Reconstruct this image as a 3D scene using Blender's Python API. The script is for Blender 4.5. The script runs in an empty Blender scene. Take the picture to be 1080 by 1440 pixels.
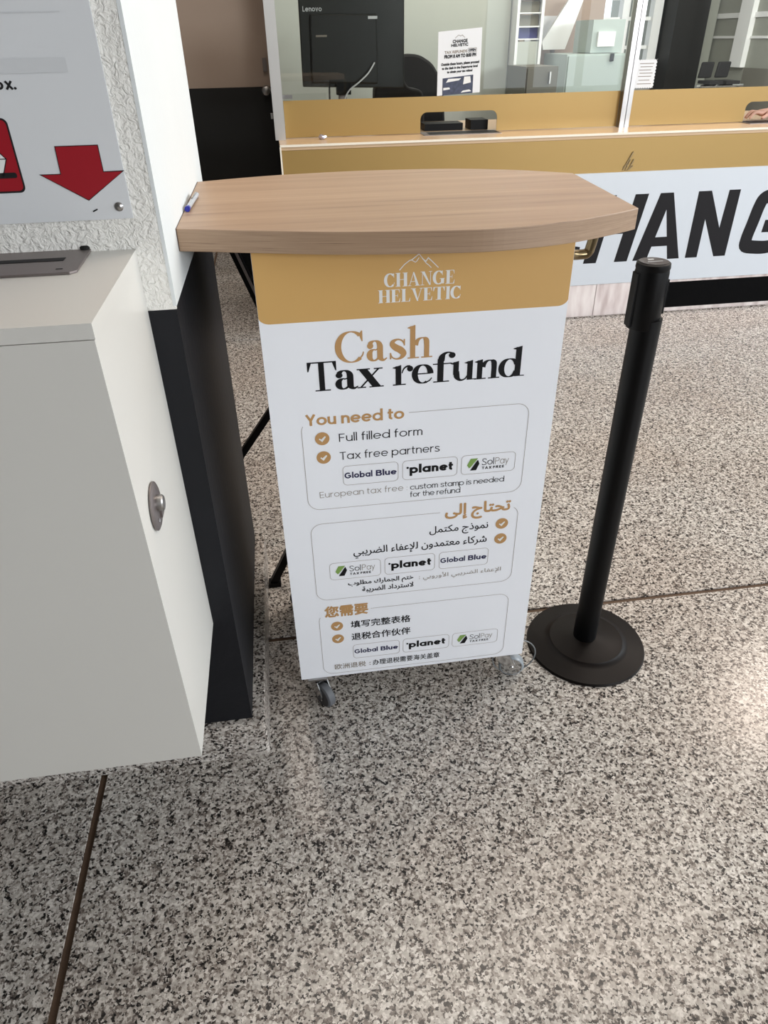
import bpy, bmesh, math, random
from mathutils import Vector, Matrix
from mathutils.geometry import delaunay_2d_cdt
random.seed(4)
C = bpy.context.scene.collection
SC = bpy.context.scene

# ------------------------------------------------------------------ camera
H_CAM = 1.45
cam = bpy.data.objects.new('camera', bpy.data.cameras.new('camera'))
C.objects.link(cam)
F_PX = 985.0
cam.data.sensor_fit = 'VERTICAL'
cam.data.sensor_height = 36.0
cam.data.sensor_width = 27.0
cam.data.lens = F_PX / 1440.0 * 36.0
cam.data.clip_start = 0.02
cam.data.clip_end = 200
_d = Vector((30.0, -1450.0, -F_PX)).normalized()       # world down, in camera axes
_up = -_d
_f = Vector((0, 0, -1.0)); _f = (_f - _up * _f.dot(_up)).normalized()
_r = _f.cross(_up)
_Rm = Matrix.Rotation(math.radians(-7.5), 3, 'Z') @ Matrix((_r, _f, _up))
cam.matrix_world = Matrix.Translation((0, 0, H_CAM)) @ _Rm.to_4x4()
SC.camera = cam

# ------------------------------------------------------------------ world, light, exposure
w = bpy.data.worlds.new('world'); SC.world = w; w.use_nodes = True
bg = w.node_tree.nodes['Background']
bg.inputs[0].default_value = (0.86, 0.93, 1.0, 1)
bg.inputs[1].default_value = 1.6
SC.view_settings.view_transform = 'Standard'
SC.view_settings.look = 'None'
SC.view_settings.gamma = 1.0
SC.view_settings.exposure = 0.09
SC.view_settings.use_curve_mapping = False


def area(name, loc, rot, sx, sy, power, col):
    l = bpy.data.lights.new(name, 'AREA'); l.shape = 'RECTANGLE'
    l.size = sx; l.size_y = sy; l.energy = power; l.color = col
    o = bpy.data.objects.new(name, l); C.objects.link(o)
    o.location = loc; o.rotation_euler = rot
    return o


R90 = math.pi / 2
# daylight entering through the tall hall windows on the right and behind the photographer
area('daylight_right', (8.8, 0.2, 3.15), (0, R90, 0), 1.7, 9.0, 360, (0.90, 0.96, 1.0))
area('daylight_back', (6.9, -7.8, 3.15), (R90, 0, 0), 4.8, 1.7, 660, (0.93, 0.96, 1.0))
area('concourse_fill', (6.0, 10.5, 3.9), (0.75, 0, 0), 8.0, 3.0, 620, (1.0, 0.98, 0.95))  # added fill inside the concourse, tilted to brighten its white posts
area('office_fill', (1.7, 5.2, 2.75), (0, 0, 0), 2.4, 0.5, 26, (1.0, 0.97, 0.9))  # added fill so that the office is not dark
area('hall_ceiling_light', (1.2, 2.2, 3.9), (0, 0, 0), 3.0, 1.2, 70, (1.0, 0.89, 0.78))
for _p, _e in (((-0.370, 4.015, 4.2), 13), ((4.41, 4.226, 4.2), 70)):     # two warm downlights mirrored in the polished floor
    _l = area('downlight', _p, (0, 0, 0), 0.12, 0.12, _e, (1.0, 0.84, 0.72)); _l.data.shape = 'DISK'


# ------------------------------------------------------------------ materials
def srgb(r, g, b):
    f = lambda c: (c / 255 / 12.92) if c / 255 <= 0.04045 else ((c / 255 + 0.055) / 1.055) ** 2.4
    return (f(r), f(g), f(b), 1)


MATS = {}


def mat(name, col, rough=0.5, metal=0.0, bump=0.0, bscale=200, var=0.0, vscale=6, coat=0.0, spec=0.5, emit=0):
    if name in MATS: return MATS[name]
    m = bpy.data.materials.new(name); m.use_nodes = True
    nt = m.node_tree; p = nt.nodes['Principled BSDF']
    c = srgb(*col)
    p.inputs['Base Color'].default_value = c
    p.inputs['Roughness'].default_value = rough
    p.inputs['Metallic'].default_value = metal
    p.inputs['Specular IOR Level'].default_value = spec
    p.inputs['Coat Weight'].default_value = coat
    if emit:
        p.inputs['Emission Color'].default_value = c
        p.inputs['Emission Strength'].default_value = emit
    geo = nt.nodes.new('ShaderNodeNewGeometry')
    n = nt.nodes.new('ShaderNodeTexNoise'); n.inputs['Scale'].default_value = vscale; n.inputs['Detail'].default_value = 5
    nt.links.new(geo.outputs['Position'], n.inputs['Vector'])
    mx = nt.nodes.new('ShaderNodeMix'); mx.data_type = 'RGBA'
    v = max(var, 0.02)
    mx.inputs['A'].default_value = tuple(x * (1 - v) for x in c[:3]) + (1,)
    mx.inputs['B'].default_value = tuple(min(1, x * (1 + v)) for x in c[:3]) + (1,)
    nt.links.new(n.outputs['Fac'], mx.inputs['Factor'])
    nt.links.new(mx.outputs['Result'], p.inputs['Base Color'])
    if bump:
        n2 = nt.nodes.new('ShaderNodeTexNoise'); n2.inputs['Scale'].default_value = bscale; n2.inputs['Detail'].default_value = 4
        nt.links.new(geo.outputs['Position'], n2.inputs['Vector'])
        b = nt.nodes.new('ShaderNodeBump'); b.inputs['Strength'].default_value = bump; b.inputs['Distance'].default_value = 0.002
        nt.links.new(n2.outputs['Fac'], b.inputs['Height'])
        nt.links.new(b.outputs['Normal'], p.inputs['Normal'])
    MATS[name] = m
    return m


def ramp(nt, stops, interp='LINEAR'):
    r = nt.nodes.new('ShaderNodeValToRGB'); cr = r.color_ramp; cr.interpolation = interp
    while len(cr.elements) < len(stops): cr.elements.new(0.5)
    for e, (p, c) in zip(cr.elements, stops): e.position = p; e.color = c
    return r


def granite_mat():
    m = bpy.data.materials.new('granite'); m.use_nodes = True
    nt = m.node_tree; p = nt.nodes['Principled BSDF']; L = nt.links.new
    geo = nt.nodes.new('ShaderNodeNewGeometry')
    # warp the coordinates so that crystals are irregular
    wn = nt.nodes.new('ShaderNodeTexNoise'); wn.inputs['Scale'].default_value = 160; wn.inputs['Detail'].default_value = 2
    L(geo.outputs['Position'], wn.inputs['Vector'])
    sc_ = nt.nodes.new('ShaderNodeVectorMath'); sc_.operation = 'SCALE'; sc_.inputs['Scale'].default_value = 0.010
    L(wn.outputs['Color'], sc_.inputs[0])
    ad = nt.nodes.new('ShaderNodeVectorMath'); ad.operation = 'ADD'
    L(geo.outputs['Position'], ad.inputs[0]); L(sc_.outputs[0], ad.inputs[1])
    v1 = nt.nodes.new('ShaderNodeTexVoronoi'); v1.inputs['Scale'].default_value = 205
    L(ad.outputs[0], v1.inputs['Vector'])
    sep = nt.nodes.new('ShaderNodeSeparateColor'); L(v1.outputs['Color'], sep.inputs[0])
    # slow clustering of the dark grains
    cn = nt.nodes.new('ShaderNodeTexNoise'); cn.inputs['Scale'].default_value = 58; cn.inputs['Detail'].default_value = 3
    L(geo.outputs['Position'], cn.inputs['Vector'])
    mm = nt.nodes.new('ShaderNodeMath'); mm.operation = 'MULTIPLY_ADD'; mm.inputs[1].default_value = 1.1; mm.inputs[2].default_value = -0.55
    L(cn.outputs['Fac'], mm.inputs[0])
    a2 = nt.nodes.new('ShaderNodeMath'); a2.operation = 'ADD'
    L(sep.outputs[0], a2.inputs[0]); L(mm.outputs[0], a2.inputs[1])
    r = ramp(nt, [(0.0, srgb(34, 32, 32)), (0.10, srgb(58, 54, 52)), (0.20, srgb(104, 97, 92)), (0.33, srgb(132, 124, 118)),
                  (0.44, srgb(170, 165, 159)), (0.72, srgb(190, 186, 180)), (1.0, srgb(222, 219, 214))])
    L(a2.outputs[0], r.inputs['Fac'])
    # large slow tone differences of the stone
    bn = nt.nodes.new('ShaderNodeTexNoise'); bn.inputs['Scale'].default_value = 2.3; bn.inputs['Detail'].default_value = 4
    L(geo.outputs['Position'], bn.inputs['Vector'])
    br = ramp(nt, [(0.3, (0.86, 0.80, 0.76, 1)), (0.7, (1.0, 0.99, 0.98, 1))])
    L(bn.outputs['Fac'], br.inputs['Fac'])
    mx = nt.nodes.new('ShaderNodeMix'); mx.data_type = 'RGBA'; mx.blend_type = 'MULTIPLY'; mx.inputs['Factor'].default_value = 1
    L(r.outputs['Color'], mx.inputs['A']); L(br.outputs['Color'], mx.inputs['B'])
    L(mx.outputs['Result'], p.inputs['Base Color'])
    p.inputs['Roughness'].default_value = 0.25
    p.inputs['Specular IOR Level'].default_value = 0.34
    b = nt.nodes.new('ShaderNodeBump'); b.inputs['Strength'].default_value = 0.12; b.inputs['Distance'].default_value = 0.001
    L(cn.outputs['Fac'], b.inputs['Height']); L(b.outputs['Normal'], p.inputs['Normal'])
    return m


def stucco_mat():
    m = bpy.data.materials.new('stucco'); m.use_nodes = True
    nt = m.node_tree; p = nt.nodes['Principled BSDF']; L = nt.links.new
    geo = nt.nodes.new('ShaderNodeNewGeometry')
    n1 = nt.nodes.new('ShaderNodeTexNoise'); n1.inputs['Scale'].default_value = 95; n1.inputs['Detail'].default_value = 4; n1.inputs['Distortion'].default_value = 1.5
    n2 = nt.nodes.new('ShaderNodeTexVoronoi'); n2.feature = 'SMOOTH_F1'; n2.inputs['Scale'].default_value = 130
    L(geo.outputs['Position'], n1.inputs['Vector']); L(n1.outputs['Color'], n2.inputs['Vector'])
    mp = nt.nodes.new('ShaderNodeVectorMath'); mp.operation = 'MULTIPLY_ADD'
    mp.inputs[1].default_value = (0.02, 0.02, 0.02); L(n1.outputs['Color'], mp.inputs[0]); L(geo.outputs['Position'], mp.inputs[2])
    L(mp.outputs[0], n2.inputs['Vector'])
    b0 = nt.nodes.new('ShaderNodeBump'); b0.inputs['Strength'].default_value = 0.75; b0.inputs['Distance'].default_value = 0.006
    b1 = nt.nodes.new('ShaderNodeBump'); b1.inputs['Strength'].default_value = 0.35; b1.inputs['Distance'].default_value = 0.004
    L(n1.outputs['Fac'], b0.inputs['Height']); L(n2.outputs['Distance'], b1.inputs['Height'])
    L(b0.outputs['Normal'], b1.inputs['Normal']); L(b1.outputs['Normal'], p.inputs['Normal'])
    p.inputs['Base Color'].default_value = srgb(232, 230, 224)
    p.inputs['Roughness'].default_value = 0.9
    return m


def wood_mat():
    m = bpy.data.materials.new('oak_laminate'); m.use_nodes = True
    nt = m.node_tree; p = nt.nodes['Principled BSDF']; L = nt.links.new
    geo = nt.nodes.new('ShaderNodeNewGeometry')
    mp = nt.nodes.new('ShaderNodeMapping'); mp.inputs['Scale'].default_value = (0.55, 15, 260)
    L(geo.outputs['Position'], mp.inputs['Vector'])
    n = nt.nodes.new('ShaderNodeTexNoise'); n.inputs['Scale'].default_value = 2.2; n.inputs['Detail'].default_value = 8; n.inputs['Roughness'].default_value = 0.62
    L(mp.outputs[0], n.inputs['Vector'])
    r = ramp(nt, [(0.26, srgb(112, 90, 74)), (0.40, srgb(156, 129, 105)), (0.58, srgb(166, 139, 114)), (0.78, srgb(180, 154, 128))])
    L(n.outputs['Fac'], r.inputs['Fac']); L(r.outputs['Color'], p.inputs['Base Color'])
    p.inputs['Roughness'].default_value = 0.42
    b = nt.nodes.new('ShaderNodeBump'); b.inputs['Strength'].default_value = 0.08; b.inputs['Distance'].default_value = 0.001
    L(n.outputs['Fac'], b.inputs['Height']); L(b.outputs['Normal'], p.inputs['Normal'])
    return m


def marble_mat():
    m = bpy.data.materials.new('polished_stone'); m.use_nodes = True
    nt = m.node_tree; p = nt.nodes['Principled BSDF']; L = nt.links.new
    geo = nt.nodes.new('ShaderNodeNewGeometry')
    mp = nt.nodes.new('ShaderNodeMapping'); mp.inputs['Scale'].default_value = (7, 1, 1.6)
    L(geo.outputs['Position'], mp.inputs['Vector'])
    n = nt.nodes.new('ShaderNodeTexNoise'); n.inputs['Scale'].default_value = 2.5; n.inputs['Detail'].default_value = 6
    L(mp.outputs[0], n.inputs['Vector'])
    r = ramp(nt, [(0.3, srgb(186, 170, 168)), (0.5, srgb(214, 203, 201)), (0.7, srgb(232, 225, 222))])
    L(n.outputs['Fac'], r.inputs['Fac']); L(r.outputs['Color'], p.inputs['Base Color'])
    p.inputs['Roughness'].default_value = 0.25
    return m


def glass_mat():
    m = bpy.data.materials.new('clear_glass'); m.use_nodes = True
    nt = m.node_tree; L = nt.links.new
    for nn in list(nt.nodes):
        if nn.type == 'BSDF_PRINCIPLED': nt.nodes.remove(nn)
    out = [x for x in nt.nodes if x.type == 'OUTPUT_MATERIAL'][0]
    t = nt.nodes.new('ShaderNodeBsdfTransparent'); t.inputs[0].default_value = (0.96, 0.975, 0.96, 1)
    g = nt.nodes.new('ShaderNodeBsdfGlossy'); g.inputs['Roughness'].default_value = 0.0; g.inputs['Color'].default_value = (1, 1, 1, 1)
    fr = nt.nodes.new('ShaderNodeFresnel'); fr.inputs[0].default_value = 1.5
    mx = nt.nodes.new('ShaderNodeMixShader')
    L(fr.outputs[0], mx.inputs[0]); L(t.outputs[0], mx.inputs[1]); L(g.outputs[0], mx.inputs[2]); L(mx.outputs[0], out.inputs[0])
    return m


GRANITE = granite_mat(); STUCCO = stucco_mat(); WOOD = wood_mat(); MARBLE = marble_mat(); GLASS = glass_mat()
M_JOINT = mat('joint_filler', (94, 74, 58), 0.85, bump=0.4, bscale=300, var=0.25, vscale=25)
M_PLASTER = mat('smooth_plaster', (214, 218, 218), 0.75, bump=0.25, bscale=60, var=0.02)
M_BLACKPAINT = mat('black_skirting_paint', (22, 23, 27), 0.55, spec=0.25, bump=0.5, bscale=45, var=0.25, vscale=9)
M_BOX = mat('white_painted_metal', (208, 206, 200), 0.38, var=0.015, vscale=3)
M_SIGN = mat('aluminium_sign', (212, 214, 216), 0.42, var=0.02)
M_RED = mat('red_print', (150, 14, 30), 0.45)
M_BLACKPRINT = mat('black_print', (18, 18, 20), 0.5)
M_WHITEPRINT = mat('white_print', (228, 228, 226), 0.5)
M_STEEL = mat('brushed_steel', (168, 166, 164), 0.32, 1.0, bump=0.1, bscale=400)
M_POST = mat('satin_aluminium', (206, 206, 204), 0.4, 0.75)
M_STEELDARK = mat('dull_steel', (138, 130, 128), 0.45, 0.9)
M_SLOT = mat('slot_black', (8, 8, 8), 0.8)
M_CHROME = mat('chrome', (205, 207, 208), 0.15, 1.0)
M_BRONZE = mat('bronze_tube', (128, 112, 84), 0.28, 1.0)
M_PANEL = mat('white_panel', (238, 240, 245), 0.38, var=0.01)
M_GOLDP = mat('gold_print', (204, 163, 100), 0.42, var=0.02)
M_GOLDT = mat('gold_lettering', (184, 142, 92), 0.45)
M_BLACKT = mat('black_lettering', (15, 15, 18), 0.55, spec=0.25)
M_NAVYT = mat('navy_lettering', (30, 30, 72), 0.5)
M_GREYT = mat('grey_lettering', (140, 130, 118), 0.5)
M_LINE = mat('thin_frame_print', (150, 140, 130), 0.5)
M_GREEN = mat('green_print', (126, 160, 82), 0.5)
M_GOLDC = mat('counter_gold_film', (162, 133, 78), 0.42, metal=0.35, var=0.03, vscale=2)
M_LEDGE = mat('ledge_laminate', (204, 176, 144), 0.25, var=0.03)
M_EDGE = mat('pale_edge', (240, 232, 215), 0.4)
M_BOARD = mat('white_sign_board', (204, 211, 219), 0.4, var=0.01)
M_CHAR = mat('charcoal_lettering', (26, 25, 28), 0.6, spec=0.2)
M_BLACK = mat('satin_black', (4, 4, 5), 0.45, spec=0.18)
M_BASE = mat('base_black', (17, 12, 10), 0.42, spec=0.15, var=0.2, vscale=12)
M_BELT = mat('belt_webbing', (4, 4, 5), 0.9, spec=0.15, bump=0.3, bscale=900)
M_RUBBER = mat('grey_rubber', (92, 94, 98), 0.6)
M_SKIN = mat('skin', (214, 168, 148), 0.5, spec=0.3)
M_SLEEVE = mat('dark_sleeve', (40, 42, 52), 0.9)
M_RUBBERDARK = mat('dark_rubber', (58, 58, 60), 0.6)
M_PLASTIC = mat('translucent_grey_plastic', (150, 158, 164), 0.3)
M_TAUPE = mat('taupe_wall', (166, 147, 133), 0.7, var=0.02)
M_DOORBLACK = mat('black_door', (7, 7, 7), 0.6)
M_WALL = mat('pale_green_wall', (186, 190, 182), 0.7, var=0.03, vscale=2)
M_CEIL = mat('ceiling_white', (205, 205, 203), 0.9)
M_HALL = mat('hall_wall_grey', (150, 152, 152), 0.8, var=0.04)
M_GREENGREY = mat('green_grey_wall', (150, 152, 142), 0.6, var=0.08, vscale=1.5)
M_HALLDARK = mat('hall_wall_dark', (70, 68, 66), 0.8, var=0.04)
M_SCREENBACK = mat('monitor_shell', (26, 26, 23), 0.35, var=0.05)
M_CHAIR = mat('chair_fabric', (26, 26, 28), 0.8)
M_PAPER = mat('paper', (226, 228, 230), 0.7)
M_PHOTO = mat('photo_print', (56, 62, 84), 0.5, var=0.9, vscale=70)
M_CAB = mat('cabinet_green_grey', (176, 188, 182), 0.45, var=0.02)
M_WHITE = mat('white_lacquer', (235, 236, 234), 0.4)
M_GREYBOX = mat('grey_box', (112, 110, 100), 0.6, var=0.05)
M_BLUE = mat('blue_box', (58, 62, 112), 0.6)
M_WIRE = mat('grey_cable', (118, 122, 124), 0.4)
M_FOIL = mat('foil', (190, 190, 205), 0.25, 0.8)
M_PENBLUE = mat('pen_blue', (35, 45, 150), 0.3)
M_PENCLEAR = mat('pen_barrel', (176, 182, 190), 0.25)
M_DISC = mat('cap_disc', (60, 50, 48), 0.35, var=0.3, vscale=60)


# ------------------------------------------------------------------ helpers
def link(name, me, parent=None):
    o = bpy.data.objects.new(name, me); C.objects.link(o)
    if parent: o.parent = parent
    return o


def thing(name, label, cat, loc=(0, 0, 0), group=None):
    o = bpy.data.objects.new(name, None); C.objects.link(o)
    o.location = loc; o['label'] = label; o['category'] = cat
    if group: o['group'] = group
    o.empty_display_size = 0.05
    return o


def tag(o, label, cat, group=None):
    o['label'] = label; o['category'] = cat
    if group: o['group'] = group
    return o


def tobm(verts, faces):
    bm = bmesh.new(); vs = [bm.verts.new(v) for v in verts]
    for f in faces:
        try: bm.faces.new([vs[i] for i in f])
        except ValueError: pass
    return bm


def make(name, bm, m, parent=None, smooth=False, bevel=0.0, seg=2):
    """link bm (built in world coordinates) as one mesh object below parent"""
    if bevel:
        bmesh.ops.bevel(bm, geom=[e for e in bm.edges if e.is_manifold and e.calc_face_angle(0) > 0.5], offset=bevel, segments=seg, affect='EDGES', profile=0.5)
    if parent:
        off = wloc(parent)
        bmesh.ops.translate(bm, verts=bm.verts, vec=-off)
    me = bpy.data.meshes.new(name)
    bm.normal_update(); bm.to_mesh(me); bm.free()
    for mm in (m if isinstance(m, (list, tuple)) else [m]): me.materials.append(mm)
    if smooth:
        for p in me.polygons: p.use_smooth = True
        try: me.set_sharp_from_angle(angle=math.radians(40))
        except Exception: pass
    return link(name, me, parent)


def wloc(o):
    v = Vector((0, 0, 0))
    while o:
        v += o.location; o = o.parent
    return v


def box(bm, x0, x1, y0, y1, z0, z1):
    vs = [bm.verts.new(p) for p in [(x0, y0, z0), (x1, y0, z0), (x1, y1, z0), (x0, y1, z0), (x0, y0, z1), (x1, y0, z1), (x1, y1, z1), (x0, y1, z1)]]
    for f in [(0, 3, 2, 1), (4, 5, 6, 7), (0, 1, 5, 4), (1, 2, 6, 5), (2, 3, 7, 6), (3, 0, 4, 7)]:
        bm.faces.new([vs[i] for i in f])
    return bm


def B(*a):
    return box(bmesh.new(), *a)


def prism(pts, axis, a, b):
    """extrude polygon pts (2-D) along axis from a to b. axis y: (x,z); x: (y,z); z: (x,y)"""
    bm = bmesh.new()
    def P(p, t):
        return {'y': (p[0], t, p[1]), 'x': (t, p[0], p[1]), 'z': (p[0], p[1], t)}[axis]
    lo = [bm.verts.new(P(p, a)) for p in pts]; hi = [bm.verts.new(P(p, b)) for p in pts]
    bm.faces.new(lo); bm.faces.new(list(reversed(hi)))
    n = len(pts)
    for i in range(n): bm.faces.new([lo[i], hi[i], hi[(i + 1) % n], lo[(i + 1) % n]])
    bmesh.ops.recalc_face_normals(bm, faces=bm.faces)
    return bm


def rrect(x0, x1, z0, z1, r, n=6):
    out = []
    for cx, cz, a0 in ((x1 - r, z1 - r, 0), (x0 + r, z1 - r, 90), (x0 + r, z0 + r, 180), (x1 - r, z0 + r, 270)):
        for i in range(n + 1):
            a = math.radians(a0 + 90 * i / n)
            out.append((cx + r * math.cos(a), cz + r * math.sin(a)))
    return out


def lathe(bm, prof, c=(0, 0, 0), n=32, rot=None, caps=True):
    """profile of (r, z) around z; rot: Matrix 3x3"""
    rings = []
    for r, z in prof:
        ring = []
        for i in range(n):
            a = 2 * math.pi * i / n
            v = Vector((r * math.cos(a), r * math.sin(a), z))
            if rot: v = rot @ v
            ring.append(bm.verts.new(v + Vector(c)))
        rings.append(ring)
    for a, b in zip(rings, rings[1:]):
        for i in range(n): bm.faces.new([a[i], a[(i + 1) % n], b[(i + 1) % n], b[i]])
    if caps:
        bm.faces.new(list(reversed(rings[0]))); bm.faces.new(rings[-1])
    return bm


def tube(bm, pts, r, n=10, closed=False):
    pts = [Vector(p) for p in pts]; rings = []
    N = len(pts); prev = None
    for i, p in enumerate(pts):
        a = pts[(i - 1) % N] if (i > 0 or closed) else p
        b = pts[(i + 1) % N] if (i < N - 1 or closed) else p
        t = (b - a).normalized()
        if prev is None:
            u = t.cross(Vector((0, 0, 1)))
            if u.length < 1e-3: u = t.cross(Vector((1, 0, 0)))
        else: u = prev - t * prev.dot(t)
        u.normalize(); prev = u; v = t.cross(u)
        rings.append([bm.verts.new(p + (u * math.cos(2 * math.pi * k / n) + v * math.sin(2 * math.pi * k / n)) * r) for k in range(n)])
    m = N if closed else N - 1
    for i in range(m):
        a, b = rings[i], rings[(i + 1) % N]
        for k in range(n): bm.faces.new([a[k], a[(k + 1) % n], b[(k + 1) % n], b[k]])
    if not closed:
        bm.faces.new(list(reversed(rings[0]))); bm.faces.new(rings[-1])
    return bm


def bar(bm, a, b, wx, wy):
    """rectangular bar from a to b"""
    a, b = Vector(a), Vector(b); t = (b - a).normalized()
    u = t.cross(Vector((0, 1, 0))).normalized(); v = t.cross(u)
    vs = []
    for p in (a, b):
        for s, q in ((-1, -1), (1, -1), (1, 1), (-1, 1)): vs.append(bm.verts.new(p + u * s * wx / 2 + v * q * wy / 2))
    for f in [(3, 2, 1, 0), (4, 5, 6, 7), (0, 1, 5, 4), (1, 2, 6, 5), (2, 3, 7, 6), (3, 0, 4, 7)]: bm.faces.new([vs[i] for i in f])
    return bm


def kind(o, k='structure'):
    o['kind'] = k
    return o


# ------------------------------------------------------------------ flat print helpers
# shapes are lists of 2-D polygons; lay() puts them on a plane facing -y (x,z) at y
def arc(cx, cy, rx, ry, a0, a1, n=22):
    return [(cx + rx * math.cos(math.radians(a0 + (a1 - a0) * i / n)), cy + ry * math.sin(math.radians(a0 + (a1 - a0) * i / n))) for i in range(n + 1)]


def smooth(pts, k=6):
    out = []
    P = [pts[0]] + list(pts) + [pts[-1]]
    for i in range(1, len(P) - 2):
        p0, p1, p2, p3 = P[i - 1], P[i], P[i + 1], P[i + 2]
        for j in range(k):
            t = j / k
            out.append(tuple(0.5 * (2 * p1[d] + (p2[d] - p0[d]) * t + (2 * p0[d] - 5 * p1[d] + 4 * p2[d] - p3[d]) * t * t + (3 * p1[d] - p0[d] - 3 * p2[d] + p3[d]) * t ** 3) for d in range(len(p1))))
    out.append(tuple(pts[-1]))
    return out


def ribbon(pts, w=None, nib=None, closed=False):
    """quads along a centre line; w constant, or nib=(thick, thin) for a contrast pen, or points carry (x,y,w)"""
    pts = [p for i, p in enumerate(pts) if i == 0 or math.hypot(p[0] - pts[i - 1][0], p[1] - pts[i - 1][1]) > 1e-6]
    n = len(pts); L = []; Rr = []
    for i in range(n):
        a = pts[i - 1] if (i > 0 or closed) else pts[i]
        b = pts[(i + 1) % n] if (i < n - 1 or closed) else pts[i]
        if closed and i == 0: a = pts[-2]
        if closed and i == n - 1: b = pts[1]
        dx, dy = b[0] - a[0], b[1] - a[1]; l = math.hypot(dx, dy) or 1
        dx /= l; dy /= l
        if nib: ww = nib[1] + (nib[0] - nib[1]) * abs(dy) ** 1.7
        elif w is not None: ww = w
        else: ww = pts[i][2]
        # mitre for sharp corners
        if 0 < i < n - 1:
            d1 = (pts[i][0] - pts[i - 1][0], pts[i][1] - pts[i - 1][1]); l1 = math.hypot(*d1) or 1
            c = abs((d1[0] * dx + d1[1] * dy) / l1); ww = ww / max(c, 0.45)
        L.append((pts[i][0] - dy * ww / 2, pts[i][1] + dx * ww / 2)); Rr.append((pts[i][0] + dy * ww / 2, pts[i][1] - dx * ww / 2))
    return [[L[i], Rr[i], Rr[i + 1], L[i + 1]] for i in range(n - 1)]


def rect(x0, y0, x1, y1): return [[(x0, y0), (x1, y0), (x1, y1), (x0, y1)]]
def disc(x, y, r, n=18): return [arc(x, y, r, r, 0, 360, n)[:-1]]


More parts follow.
